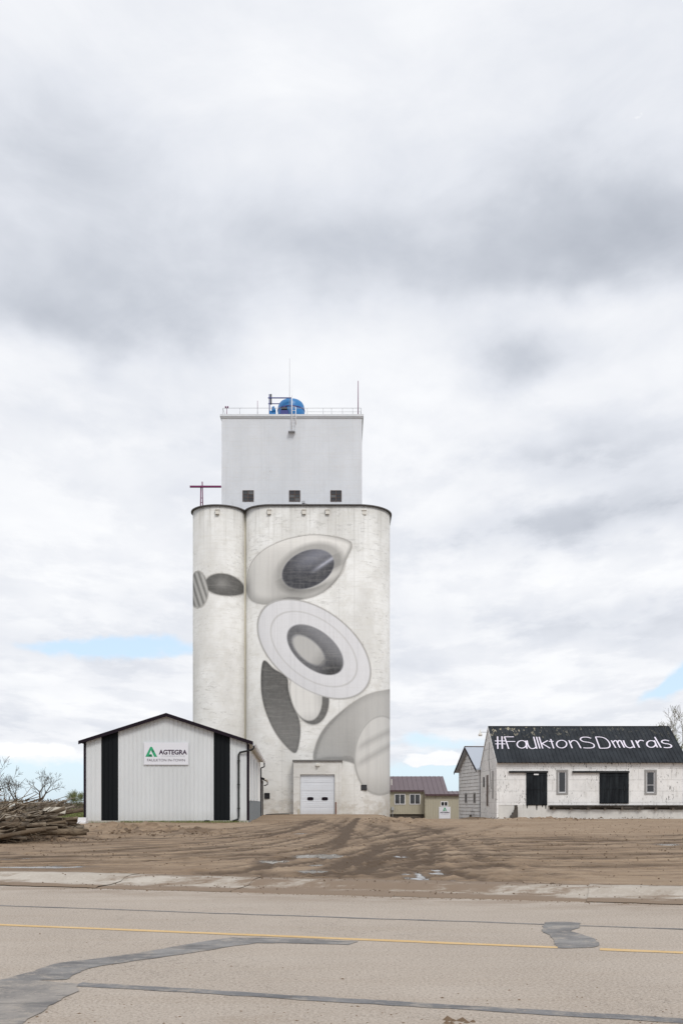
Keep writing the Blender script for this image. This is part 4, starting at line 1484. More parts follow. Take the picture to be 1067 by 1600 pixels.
def shed():
    th = R(3.17)
    o = Vector((X_(133, 52), 52, 0))
    f = Vector((math.cos(th), math.sin(th), 0)); d = Vector((-math.sin(th), math.cos(th), 0))
    root = empty('metal_shed', (o.x, o.y, .55), th, 'long white ribbed steel shed with two black stripes and black gable roof trim', 'shed')
    Mx = frame(o, f, d, Vector((0, 0, 1)))
    W, D = 8.79, 22.5
    zf = .60
    eave, peak = 4.96, 6.40
    sl = (peak - eave) / (W / 2)
    hf = lambda u: eave + sl * (W / 2 - abs(u - W / 2)) - .02
    zw = .66
    # front wall in panels
    def panel(u0, u1, mat, nm):
        mb = MB(Mx)
        cuts = [u0] + ([W / 2] if u0 < W / 2 < u1 else []) + [u1]
        for a, b in zip(cuts[:-1], cuts[1:]):
            ribbed(mb, (0, 0, 0), (1, 0, 0), (0, 0, 1), (0, -1, 0), b - a, hf, .229, .032, zw, a, .035)
        return mb.build(nm, mat, root)
    panel(.0, .88, M['white_metal'], 'wall'); panel(.90, 1.77, M['black_metal'], 'black_stripe')
    panel(1.79, 6.93, M['white_metal'], 'wall'); panel(6.95, 7.80, M['black_metal'], 'black_stripe'); panel(7.82, W, M['white_metal'], 'wall')
    # back and left walls
    mb = MB(Mx)
    mb.face([(W, D, zw), (0, D, zw), (0, D, hf(0)), (W / 2, D, hf(W / 2)), (W, D, hf(W))]); mb.face([(0, D, zw), (0, 0, zw), (0, 0, hf(0)), (0, D, hf(0))])
    mb.build('wall', M['white_metal'], root)
    # right side wall: white bays, tall darker bays, grey wainscot
    mb = MB(Mx); ribbed(mb, (W, 0, 0), (0, 1, 0), (0, 0, 1), (1, 0, 0), D, lambda u: eave - .12, .229, .022, 1.75); mb.build('wall', M['side_metal'], root)
    mb = MB(Mx); ribbed(mb, (W + .012, 0.1, 0), (0, 1, 0), (0, 0, 1), (1, 0, 0), D - .1, lambda u: 1.74, .3, .05, zf - .1, rib=.12); mb.build('wainscot', M['wains'], root)
    for v0 in (3.3, 8.0, 12.8):
        mb = MB(Mx)
        mb.box((W + .024, v0, 1.78), (W + .10, v0 + 1.0, eave - .6)); mb.build('pilaster', M['white_metal'], root)
    # foundation strip, corner trims
    mb = MB(Mx); mb.box((-.03, -.05, .0), (W + .03, D, .655)); mb.build('foundation', M['conc'], root)
    for u in (-.03, W - .09):
        mb = MB(Mx)
        if u < 0: mb.box((-.06, -.035, zw), (.07, -.024, hf(.0))); mb.box((-.06, -.03, zw), (-.003, .12, hf(0) - .02))
        else:
            mb.box((W - .06, -.035, zw), (W + .075, -.024, hf(W))); mb.box((W + .024, -.034, .68), (W + .075, .16, hf(W) - .04))
        mb.build('corner_trim', M['trim'], root)
    # roof
    oh = .27
    t = .05
    ez = eave - sl * oh
    mb = MB(Mx)
    mb.prism([(-oh, -.25, ez), (W / 2, -.25, peak), (W + oh, -.25, ez), (W + oh, -.25, ez + t), (W / 2, -.25, peak + t), (-oh, -.25, ez + t)], (0, D + .4, 0))
    rf = mb.build('roof', M['roof_black'], root)
    mb = MB(Mx)
    mb.prism([(-oh - .02, -.285, ez - .10), (W / 2, -.285, peak - .10), (W + oh + .02, -.285, ez - .10), (W + oh + .02, -.285, ez + .09), (W / 2, -.285, peak + .09), (-oh - .02, -.285, ez + .09)], (0, .03, 0))
    mb.build('fascia', M['trim'], rf)
    mb = MB(Mx)
    mb.prism([(W + .03, -.24, ez - .05), (W + oh, -.24, ez - .08), (W + oh, -.24, ez - .06), (W + .03, -.24, ez - .02)], (0, D + .35, 0)); mb.build('soffit', M['soffit'], rf)
    mb = MB(Mx)
    gx = W + oh + .005
    mb.prism([(gx, -.24, ez + .0), (gx, -.24, ez - .13), (gx + .09, -.24, ez - .13), (gx + .13, -.24, ez), (gx + .12, -.24, ez), (gx + .08, -.24, ez - .115), (gx + .015, -.24, ez - .115), (gx + .015, -.24, ez)], (0, D + .38, 0))
    mb.build('gutter', M['white_paint'], rf)
    # downpipes
    px = gx + .06
    mb = MB(Mx)
    mb.tube([(px, -.18, ez - .12), (px, -.22, ez - .25), (px - .10, -.24, ez - .36), (px - .45, -.16, ez - .44), (W - .42, -.12, ez - .50), (W - .50, -.10, ez - .62), (W - .50, -.10, 2.6), (W - .50, -.10, .85), (W - .53, -.14, .72), (W - .80, -.28, .64)], .05, 10)
    for z in (3.9, 2.6, 1.3):
        mb.box((W - .57, -.155, z), (W - .43, -.028, z + .05))
    mb.build('downpipe', M['black'], root)
    mb = MB(Mx); mb.tube([(px, D + .05, ez - .12), (px, D + .05, ez - .42), (px - .25, D + .03, ez - .52), (W + .08, D - .05, ez - .58), (W + .08, D - .05, .8)], .05, 8); mb.build('downpipe', M['trim'], root)
    mb = MB(Mx); mb.box((6.45, -.22, .52), (6.72, -.05, .68)); mb.build('vent', M['black'], root)
    # lower annex at the back
    D2 = D + 7.5
    mb = MB(Mx)
    e2, p2 = 3.55, 4.65
    mb.face([(W - .0, D + .02, .4), (W - .0, D2, .4), (W - .0, D2, e2), (W - .0, D + .02, e2)]); mb.face([(W, D2, .4), (2, D2, .4), (2, D2, e2), (W, D2, e2)]); mb.face([(2, D2, .4), (2, D + .02, .4), (2, D + .02, e2), (2, D2, e2)])
    root2 = empty('metal_annex', tuple(Mx @ Vector((W / 2 + 1, D + 3.7, .55))), th, 'low grey lean-to annex between the striped shed and the elevator', 'annex')
    mb.build('wall', M['grey_wood'], root2)
    mb = MB(Mx); mb.prism([(W + .35, D + .03, e2 - .10), (W - 2.6, D + .03, p2), (1.8, D + .03, p2), (1.8, D + .03, p2 + .08), (W - 2.6, D + .03, p2 + .08), (W + .35, D + .03, e2)], (0, 7.6, 0)); rf = mb.build('roof', M['roof_black'], root2)
    mb = MB(Mx); mb.box((W + .36, D + .03, e2 - .13), (W + .48, D2 + .1, e2 - .01)); mb.build('gutter', M['soffit'], rf)
    mb = MB(Mx); mb.box((W + .003, D + 1.6, .5), (W + .05, D + 2.6, 3.0)); mb.build('door', M['black_metal'], root2)
    mb = MB(Mx); mb.box((W - .02, D2 - .12, .4), (W + .06, D2 + .03, e2 - .02)); mb.build('corner_trim', M['black'], root2)
    mb = MB(Mx); mb.tube([(W + .42, D2, e2 - .12), (W + .42, D2, e2 - .35), (W + .12, D2, e2 - .45)], .045, 8); mb.build('downpipe', M['trim'], root2)
    # sign on the gable
    sp = Mx @ Vector((4.37, -.06, 3.69))
    sg = empty('wall_sign', sp, th, 'wide white company sign with green triangle emblem on the striped shed gable', 'sign')
    mb = MB(Mx); mb.box((3.18, -.09, 3.69), (5.57, -.03, 4.90)); mb.build('board', M['sign_white'], sg)
    Ms = Mx @ frame(Vector((3.18, -.095, 3.69)), Vector((1, 0, 0)), Vector((0, 0, 1)), Vector((0, -1, 0)))
    logo(sg, Ms @ Matrix.Translation((.08, .43, 0)), .54)
    mb = MB(); text_faces(mb, 'AGTEGRA', Ms @ Matrix.Translation((.80, .565, 0)), .345, .012, width=1.52); mb.build('lettering', M['purple_ink'], sg)
    mb = MB(); text_faces(mb, 'COOPERATIVE', Ms @ Matrix.Translation((.96, .425, 0)), .115, 0, width=1.25); mb.build('lettering', M['grey_ink'], sg)
    mb = MB(); text_faces(mb, 'FAULKTON IN-TOWN', Ms @ Matrix.Translation((.18, .18, 0)), .20, .0, width=2.03); mb.build('lettering', M['purple_ink'], sg)
    # black drain hose on the ground by the elevator
    hb = MB(); pts = crom([(X_(416, 83), 83, .58), (X_(424, 84.2), 84.2, .60), (X_(440, 84.6), 84.6, .63), (X_(452, 84.5), 84.5, .62)], 8)
    hb.tube([tuple(p) for p in pts], .07, 8); o_ = hb.build('drain_hose', M['black'])
    tag(o_, 'black drain hose lying on dirt at the foot of the elevator wall', 'hose')
    # grass tufts along the footing
    gb = MB()
    r_ = random.Random(4)
    for _ in range(2600):
        u = r_.uniform(2.0, 8.3) if r_.random() < .75 else r_.uniform(.1, W)
        v = -.08 - abs(r_.gauss(0, .28))
        p = Mx @ Vector((u, v, 0)); z = float(height(p.x, p.y)) - .02
        h = r_.uniform(.04, .15); a = r_.uniform(0, PI); w = .012
        q = Vector((math.cos(a) * w, math.sin(a) * w, 0))
        gb.f.append([gb.av(Vector((p.x, p.y, z)) - q), gb.av(Vector((p.x, p.y, z)) + q), gb.av(Vector((p.x + r_.uniform(-.05, .05), p.y + r_.uniform(-.05, .05), z + h)))]); gb.sm.append(False)
    tag(gb.build('grass', M['grass']), 'thin green grass along the striped shed footing', 'grass', kind='stuff')


shed()


# ================================================================== TAN BUILDING
def tan_building():
    root = empty('tan_office', (7.8, 94, 0), 0, 'low tan steel office with plum metal roof beside the elevator', 'building')
    y0, yr = 93.0, 96.8
    xl, xm, xr = 4.66, X_(663, 92.5), X_(720, 91.9) + .6
    ye = y0 - .25
    ze = Z_(1235.5, ye); zr = Z_(1213.8, yr)
    s_ = (zr - ze) / (yr - ye)
    yw = 91.9
    zew = ze - s_ * (ye - (yw - .25))
    zb = Z_(1272, y0)
    # walls
    mb = MB(); ribbed(mb, (xl, y0, 0), (1, 0, 0), (0, 0, 1), (0, -1, 0), xm - xl, lambda u: ze + .04, .23, .02, zb); mb.build('wall', M['tan'], root)
    mb = MB(); ribbed(mb, (xm, yw, 0), (1, 0, 0), (0, 0, 1), (0, -1, 0), xr - xm, lambda u: zew + .05, .23, .02, -.1); mb.build('wall', M['tan'], root)
    xk = X_(697.5, 92.3)
    mb = MB()
    mb.face([(xm, y0, -.1), (xm, yw, -.1), (xm, yw, zew), (xm, y0, ze)])
    mb.face([(xr, yw, -.1), (xr, 96, -.1), (xr, 96, zew), (xr, yw, zew)])
    x9 = X_(689.5, yr)
    mb.face([(x9, yw + .3, -.1), (x9, 100.5, -.1), (x9, 100.5, ze - .1), (x9, yr, zr - .06), (x9, yw + .3, zew)])
    mb.face([(xl, 100.5, -.1), (xl, y0, -.1), (xl, y0, ze), (xl, yr, zr - .05), (xl, 100.5, ze - .1)])
    mb.face([(x9, 100.5, -.1), (xl, 100.5, -.1), (xl, 100.5, ze - .1), (x9, 100.5, ze - .1)])
    mb.build('wall', M['tan'], root)
    mb = MB(); mb.box((xl, y0 + .15, -.1), (xm - .02, y0 + .3, zb + .02)); mb.build('crawl_shade', M['rubble'], root)  # dark panel painting the shade inside the open crawl space
    # roof sheets with seams
    def slope(x0, x1, ya, za, yb, zb2, nm, par, step=.45):
        mb = MB()
        mb.prism([(x0, ya, za), (x1, ya, za), (x1, yb, zb2), (x0, yb, zb2)], (0, 0, .05))
        x = x0 + .1
        while x < x1 - .03:
            mb.prism([(x - .02, ya, za + .052), (x + .02, ya, za + .052), (x + .02, yb, zb2 + .052), (x - .02, yb, zb2 + .052)], (0, 0, .035))
            x += step
        return mb.build(nm, M['purple_roof'], par)
    rf = slope(xl, xm - .05, ye, ze, yr, zr, 'roof', root)
    slope(xm - .045, x9 + .15, yw - .25, zew, yr, zr, 'roof', root)
    slope(xl, x9 + .15, 100.8, ze, yr + .01, zr, 'roof', root)
    zs = Z_(1237, 93.6)
    slope(x9 + .155, xr + .1, yw - .25, zew, 93.6, zs, 'roof', root)
    slope(x9 + .155, xr + .1, 96, zew, 93.61, zs, 'roof', root)
    mb = MB(); mb.box((xm - .05, yw - .28, zew - .10), (xr + .1, yw - .252, zew + .06)); mb.box((xl, ye - .03, ze - .10), (xm - .06, ye - .002, ze + .06)); mb.build('fascia', M['plum'], root)
    mb = MB(); mb.box((xl + .2, 94.2, 3.1), (xl + .3, 94.3, 3.95)); mb.build('vent_pipe', M['vent'], root)
    for px0, px1, p0, p1, yy, sash in ((616, 633, 1240.5, 1257, y0, 1), (639.5, 656.5, 1240.5, 1257, y0, 1), (688, 699.5, 1252, 1260, yw, 1)):
        xa, xb = X_(px0, yy), X_(px1, yy); za, zc = Z_(p1, yy), Z_(p0, yy)
        t = .07; mb = MB(); xm_ = (xa + xb) / 2
        for a, b in (((xa, za), (xb, za + t)), ((xa, zc - t), (xb, zc)), ((xa, za + t), (xa + t, zc - t)), ((xb - t, za + t), (xb, zc - t)), ((xm_ - .03, za + t), (xm_ + .03, zc - t))):
            mb.box((a[0], yy - .06, a[1]), (b[0], yy - .015, b[1]))
        wn = mb.build('window', M['white_paint'], root)
        mb = MB(); mb.box((xa + t, yy - .03, za + t), (xm_ - .03, yy - .005, zc - t)); mb.box((xm_ + .03, yy - .03, za + t), (xb - t, yy - .005, zc - t)); mb.build('pane', M['glass'], wn)
    mb = MB(); mb.box((X_(611, y0), y0 - .25, Z_(1266, y0)), (X_(615, y0), y0 - .02, Z_(1261, y0))); mb.tube([(X_(613, y0), y0 - .13, 0), (X_(613, y0), y0 - .13, Z_(1266, y0))], .03, 6); mb.build('meter_box', M['steel'], root)
    # sign leaning under the small window
    yy = yw - .06
    xa, xb = X_(685.5, yy), X_(703.5, yy); za, zc = Z_(1279, yy), Z_(1260.5, yy)
    sg = empty('wall_sign', ((xa + xb) / 2, yy, za), 0, 'small white sign with green triangle emblem on the tan office wall', 'sign')
    mb = MB(); mb.box((xa, yy - .02, za), (xb, yy + .03, zc)); mb.build('board', M['sign_white'], sg)
    Ms = frame(Vector((xa, yy - .025, za)), Vector((1, 0, 0)), Vector((0, 0, 1)), Vector((0, -1, 0)))
    logo(sg, Ms @ Matrix.Translation((.36, .74, 0)), .33)
    mb = MB(); text_faces(mb, 'AGTEGRA', Ms @ Matrix.Translation((.10, .52, 0)), .19, .008, width=.90); mb.build('lettering', M['purple_ink'], sg)
    mb = MB(); text_faces(mb, 'COOPERATIVE', Ms @ Matrix.Translation((.20, .36, 0)), .09, 0, width=.70); mb.build('lettering', M['grey_ink'], sg)


tan_building()


# ================================================================== OLD WHITE WAREHOUSE, RIGHT
BX0, BX1, BY0, BY1 = X_(775.5, 71), 25.35, 71.0, 79.2
BYR = 75.0


def warehouse():
    root = empty('old_warehouse', ((BX0 + BX1) / 2, 75, .4), 0, 'old peeling white warehouse with black lettered roof and two black sliding doors', 'warehouse')
    oh = .30
    zr = Z_(1136, BYR)
    ze = Z_(1192, BY0 - oh)
    s_ = (zr - ze) / (BYR - BY0 + oh)
    zw = ze + s_ * oh - .06
    zd = Z_(1258, BY0)                      # floor line / dock level
    zb = Z_(1280, BY0) - .3
    # the back slope is the same pitch
    yb_e = BY1 + .3
    zwb = zr - s_ * (BY1 - BYR) - .06
    mb = MB()
    # front wall with openings left as recesses: build around doors and windows
    holes = [(X_(822, 71), X_(854.5, 71), zd, Z_(1207, 71)), (X_(871, 71), X_(885.5, 71), Z_(1239.5, 71), Z_(1204.5, 71)), (X_(936.5, 71), X_(981.5, 71), Z_(1255.5, 71), Z_(1207, 71)), (X_(1008, 71), X_(1024, 71), Z_(1239.5, 71), Z_(1204.5, 71))]
    x = BX0
    for (a, b, c, d) in holes:
        mb.face([(x, BY0, zd), (a, BY0, zd), (a, BY0, zw), (x, BY0, zw)])
        if c > zd + .01: mb.face([(a, BY0, zd), (b, BY0, zd), (b, BY0, c), (a, BY0, c)])
        mb.face([(a, BY0, d), (b, BY0, d), (b, BY0, zw), (a, BY0, zw)])
        for q in (a, b): mb.face([(q, BY0, c), (q, BY0 + .18, c), (q, BY0 + .18, d), (q, BY0, d)])
        mb.face([(a, BY0, c), (b, BY0, c), (b, BY0 + .18, c), (a, BY0 + .18, c)]); mb.face([(a, BY0, d), (b, BY0, d), (b, BY0 + .18, d), (a, BY0 + .18, d)])
        x = b
    mb.face([(x, BY0, zd), (BX1, BY0, zd), (BX1, BY0, zw), (x, BY0, zw)])
    mb.build('wall', M['peel'], root)
    # gables and back
    mb = MB()
    for xx in (BX0, BX1):
        pts = [(xx, BY0, zb), (xx, BY1, zb), (xx, BY1, zwb), (xx, BYR, zr - .06), (xx, BY0, zw)]
        mb.face(pts if xx == BX1 else pts[::-1])
    mb.face([(BX1, BY1, zb), (BX0, BY1, zb), (BX0, BY1, zwb), (BX1, BY1, zwb)])
    mb.build('wall', M['peel'], root)
    # corner boards
    for xx in (BX0, BX1 - .12):
        mb = MB(); mb.box((xx - .012 if xx == BX0 else xx, BY0 - .02, zb), (xx + .12, BY0 - .003, zw)); mb.build('corner_board', M['peel'], root)
    # foundation
    mb = MB(); mb.box((BX0 + .02, BY0 + .02, zb), (X_(803, 71), BY0 + .3, zd)); mb.box((X_(808, 71), BY0 - .03, zb), (BX1 - .02, BY0 + .3, Z_(1265, 71))); mb.build('foundation', M['peel_found'], root)
    mb = MB(); mb.box((X_(803, 71), BY0 + .06, zb), (X_(808, 71), BY0 + .3, zd)); mb.box((X_(808, 71), BY0 + .12, Z_(1265, 71)), (BX1 - .02, BY0 + .3, zd - .01)); mb.build('shade_fill', M['rubble'], root)  # dark boxes put in for the shade beneath the dock ledge
    mb = MB(); mb.box((X_(808, 71), BY0 - .012, Z_(1265, 71)), (X_(858, 71), BY0 + .05, zd - .004)); mb.build('foundation', M['peel_found'], root)
    # broken steps
    mb = MB()
    r_ = random.Random(6)
    for i in range(5):
        xa = X_(794.5 + i * 2.7, 70.8); mb.box((xa, BY0 - .30 + i * .02, zb), (X_(808.4, 70.8), BY0 - .035, .52 + i * .20))
    mb.build('steps', M['dark_wood'], root)
    # loading dock ledge
    xa = X_(858, 70.6)
    mb = MB(); r2 = random.Random(12); xx = xa
    while xx < BX1 + .2:
        w_ = r2.uniform(.35, 1.1); d_ = r2.uniform(.30, .46); mb.box((xx, BY0 - d_, zd - .07 - r2.uniform(0, .03)), (min(xx + w_ - .02, BX1 + .25), BY0 - .002, zd - .02 - r2.uniform(0, .02))); xx += w_
    dk = mb.build('dock', M['dark_wood'], root)
    mb = MB(); xx = xa + 1.2
    while xx < BX1 + .1:
        w_ = r2.uniform(.6, 2.0); mb.box((xx, BY0 - .27, zd - r2.uniform(.16, .30)), (min(xx + w_, BX1 + .15), BY0 - .20, zd - .101)); xx += w_ + r2.choice([0.01, .15, .5]); mb.build('beam', M['dark_wood'], dk); mb = MB()
    for i in range(8):
        xx = xa + .3 + i * 1.25
        if xx > BX1: break
        mb = MB(); mb.box((xx, BY0 - .30, zd - .34), (xx + .16, BY0 + .11, zd - .104)); mb.build('bracket', M['rubble'], dk)
    # drips of black paint below the first door
    for px, l in ((823, 5), (838, 8), (847, 3), (852, 6)):
        mb = MB()
        xx = X_(px, 71); mb.prism([(xx - .05, BY0 - .034, zd), (xx + .05, BY0 - .034, zd), (xx + .02, BY0 - .034, zd - l / 21), (xx - .02, BY0 - .034, zd - l / 21)], (0, .018, 0))
        mb.build('paint_drip', M['black'], root)
    # sliding doors and tracks
    for (p0, p1, q0, q1, t0, t1) in ((822, 854.5, 1207, 1258, 795, 855), (936.5, 982, 1208, 1255.5, 894, 982)):
        a, b = X_(p0, 70.9), X_(p1, 70.9); c, d = Z_(q1, 70.9), Z_(q0, 70.9)
        mb = MB(); n = 6
        for i in range(n):
            xa_ = a + (b - a) * i / n; xb_ = a + (b - a) * (i + 1) / n
            mb.box((xa_ + .006, BY0 - .075, c), (xb_ - .006, BY0 - .03, d))
        mb.box((a, BY0 - .03, c), (b, BY0 - .012, d))
        for zz in (c + .12, (c + d) / 2, d - .15):
            mb.box((a + .02, BY0 - .10, zz - .06), (b - .02, BY0 - .076, zz + .06))
        dr = mb.build('sliding_door', M['bdoor'], root)
        if p0 == 822:
            mb = MB(); mb.box((X_(833.5, 70.9), BY0 - .115, Z_(1211, 70.9)), (X_(841, 70.9), BY0 - .101, Z_(1209, 70.9))); mb.build('notice', M['white_paint'], dr)
        mb = MB(); mb.box((b - .35, BY0 - .13, (c + d) / 2 - .18), (b - .31, BY0 - .101, (c + d) / 2 + .18)); mb.build('handle', M['black'], dr)
        mb = MB(); za = Z_(1208.2, 70.9); mb.box((X_(t0, 70.9), BY0 - .17, za + .03), (X_(t1, 70.9) + .02, BY0 - .015, za + .17))
        mb.build('door_track', M['black'], root)
    # windows
    for (p0, p1) in ((869, 887), (1006.5, 1025.5)):
        a, b = X_(p0, 70.95), X_(p1, 70.95); c, d = Z_(1241.5, 70.95), Z_(1202.5, 70.95)
        t = .14; mb = MB()
        for u, v in (((a, c), (b, c + t)), ((a, d - t), (b, d)), ((a, c + t), (a + t, d - t)), ((b - t, c + t), (b, d - t))):
            mb.box((u[0], BY0 - .045, u[1]), (v[0], BY0 - .004, v[1]))
        wn = mb.build('window', M['grey_wood'], root)
        mb = MB(); t2 = .06
        a += t; b -= t; c += t; d -= t
        for u, v in (((a, c), (b, c + t2)), ((a, d - t2), (b, d)), ((a, c + t2), (a + t2, d - t2)), ((b - t2, c + t2), (b, d - t2))):
            mb.box((u[0], BY0 + .02, u[1]), (v[0], BY0 + .07, v[1]))
        if p0 > 900: mb.box((a + t2, BY0 + .025, c + .55), (b - t2, BY0 + .065, c + .58))
        mb.build('sash', M['white_paint'], wn)
        mb = MB(); mb.box((a + t2, BY0 + .05, c + t2), (b - t2, BY0 + .06, d - t2)); mb.build('pane', M['glass'], wn)
    # left gable: door, narrow board, small window
    for (y0, y1, z0, z1, mt, nm) in ((74.6, 75.7, 1.4, Z_(1211, 75), 'brown_metal', 'door'), (77.0, 77.5, 2.9, 3.7, 'black', 'window'), (72.55, 72.85, 1.95, Z_(1204, 72.6), 'grey_wood', 'board')):
        mb = MB(); mb.box((BX0 - .05, y0, z0), (BX0 - .003, y1, z1)); g = mb.build(nm, M[mt], root)
        if nm == 'door':
            mb = MB()
            for (a, b, c, d) in ((y0 - .12, y0 - .003, z0, z1 + .1), (y1 + .003, y1 + .12, z0, z1 + .1), (y0 - .003, y1 + .003, z1 + .003, z1 + .1)):
                mb.box((BX0 - .06, a, c), (BX0 - .004, b, d))
            mb.build('frame', M['peel'], g)
    mb = MB(); mb.tube([(BX0 - .04, 74.2, 6.3), (BX0 - .04, 74.6, 4.9), (BX0 - .04, 74.1, 4.2), (BX0 - .04, 73.4, 2.7)], .015, 5); mb.build('cable', M['black'], root)
    # front roof slope with ribs
    nv = Vector((0, -s_, 1)).normalized()
    rx0, rx1 = BX0 - .02, BX1 + .22
    def slope(ya, za, yb, zb2, nm):
        mb = MB()
        us = []
        x = rx0
        while x < rx1:
            us += [(x, 0), (x + .012, .028), (x + .045, .028), (x + .057, 0)]
            x += .305
        us.append((rx1, 0))
        prev = None
        sgn = 1 if ya < yb else -1
        nn = Vector((0, -s_ * sgn, 1)).normalized()
        for u, h in us:
            p = Vector((u, ya, za)) + nn * (h + .03); q = Vector((u, yb, zb2)) + nn * (h + .03)
            i = (mb.av(p), mb.av(q))
            if prev: mb.f.append([prev[0], i[0], i[1], prev[1]]); mb.sm.append(False)
            prev = i
        mb.prism([(rx0, ya, za), (rx1, ya, za), (rx1, yb, zb2), (rx0, yb, zb2)], nn * .029)
        return mb.build(nm, M['slate'], root)
    rf = slope(BY0 - oh, ze, BYR, zr, 'roof')
    slope(yb_e, zr - s_ * (yb_e - BYR), BYR + .003, zr, 'roof')
    mb = MB(); mb.tube([(rx0, BYR, zr + .035), (rx1, BYR, zr + .035)], .05, 8); mb.build('ridge_cap', M['roof_black'], rf)
    # barge boards on the left gable
    mb = MB()
    mb.prism([(rx0 - .03, BY0 - oh, ze - .13), (rx0 - .03, BY0 - oh, ze + .02), (rx0 - .03, BYR, zr + .02), (rx0 - .03, yb_e, zr - s_ * (yb_e - BYR) + .02), (rx0 - .03, yb_e, zr - s_ * (yb_e - BYR) - .13), (rx0 - .03, BYR, zr - .13)], (.028, 0, 0))
    mb.build('barge_board', M['peel'], rf)
    # lettering, drawn as brush strokes on the roof plane
    Pl = Vector((0, BY0 - oh, ze)) + nv * .0595
    def on_roof(px, py):
        dr = Vector(((px - 533.5) / FPX, 1, (HZ - py) / FPX)); oe = Vector((0, 0, EYE))
        t = (Pl - oe).dot(nv) / dr.dot(nv)
        return oe + dr * t
    A = lambda x, y: (700 + x / 5.615, 1100 + y / 5.615)
    B = lambda x, y: (860 + x / 5.155, 1100 + y / 5.155)
    def ell(F, cx, cy, rx, ry, n=22, a0=0, a1=360):
        return [F(cx + rx * math.cos(R(a)), cy + ry * math.sin(R(a))) for a in np.linspace(a0, a1, n)]
    st = []
    st += [('#', [A(432, 284), A(434, 393)]), ('#', [A(470, 284), A(474, 393)]), ('#', [A(408, 324), A(502, 324)]), ('#', [A(412, 350), A(500, 350)])]
    st += [('F', [A(492, 286), A(530, 393)]), ('F', [A(492, 288), A(574, 288)]), ('F', [A(507, 329), A(587, 329)])]
    st += [('a', ell(A, 644, 354, 41, 33)[:-1], True), ('a', [A(677, 322), A(690, 392)])]
    st += [('u', [A(x, y) for x, y in crom([(690, 320), (700, 362), (722, 388), (750, 390), (772, 376)], 6)]), ('l', [A(748, 288), A(776, 392)])]
    st += [('l', [A(772, 288), A(802, 390)]), ('k', [A(795, 288), A(828, 390)]), ('k', [A(872, 320), A(815, 350)]), ('k', [A(822, 346), A(892, 388)])]
    st += [('t', [A(897, 308), A(924, 390)]), ('t', [A(880, 327), A(922, 327)])]
    st += [('o', ell(B, 87, 323, 41, 31)[:-1], True)]
    st += [('n', [B(145, 292), B(172, 356)]), ('n', [B(x, y) for x, y in crom([(158, 312), (172, 297), (192, 294), (212, 305), (228, 330), (242, 356)], 5)])]
    st += [('S', [B(x, y) for x, y in crom([(324, 276), (290, 267), (252, 269), (238, 285), (262, 302), (312, 310), (345, 325), (346, 346), (318, 354), (262, 353)], 6)])]
    st += [('D', [B(360, 264), B(394, 355)]), ('D', [B(x, y) for x, y in crom([(360, 265), (405, 267), (442, 280), (468, 308), (476, 336), (462, 352), (430, 356), (392, 356)], 6)])]
    st += [('m', [B(487, 293), B(522, 353)]), ('m', [B(x, y) for x, y in crom([(503, 308), (514, 295), (528, 297), (541, 322), (556, 352)], 5)]), ('m', [B(x, y) for x, y in crom([(537, 312), (546, 296), (561, 296), (575, 320), (592, 351)], 5)])]
    st += [('u', [B(x, y) for x, y in crom([(584, 293), (596, 325), (612, 345), (638, 353), (662, 345)], 5)]), ('u', [B(648, 293), B(674, 353)])]
    st += [('r', [B(683, 293), B(713, 351)]), ('r', [B(x, y) for x, y in crom([(697, 315), (708, 298), (728, 292), (748, 299)], 5)])]
    st += [('a', ell(B, 808, 322, 36, 27)[:-1], True), ('a', [B(832, 293), B(858, 350)]), ('l', [B(836, 265), B(886, 351)])]
    st += [('s', [B(x, y) for x, y in crom([(952, 298), (925, 291), (900, 294), (892, 306), (912, 317), (950, 323), (970, 335), (964, 348), (935, 352), (908, 349)], 5)])]
    mb = MB()
    for i, s in enumerate(st):
        closed = len(s) > 2
        wid = .10
        if s[0] in 'murals' and i > 24: wid = .115
        if i > 33: wid = .135
        pts = [(on_roof(*p) + nv * (.0012 * (i % 4)), nv) for p in s[1]]
        ribbon(mb, pts, wid, closed)
    mb.build('lettering', M['roof_ink'], rf)
    # gable lamp on its arm
    lx = X_(752, 75)
    t = empty('gable_lamp', (BX0 - .02, BYR - .3, zr - .5), 0, 'small floodlight on a thin arm at the warehouse gable peak', 'lamp')
    zz = Z_(1144, 74.6)
    mb = MB(); mb.tube([(BX0 + .0, 74.6, zz), (X_(751, 74.6), 74.6, zz), (X_(750, 74.6), 74.6, zz + .1)], .02, 6); mb.build('arm', M['steel'], t)
    mb = MB(); mb.lathe((X_(750, 74.6), 74.6, zz - .30), [(.14, 0), (.16, .10), (.10, .22), (.05, .28), (.03, .5)], 14); mb.build('lamp_shade', M['vent'], t)


warehouse()


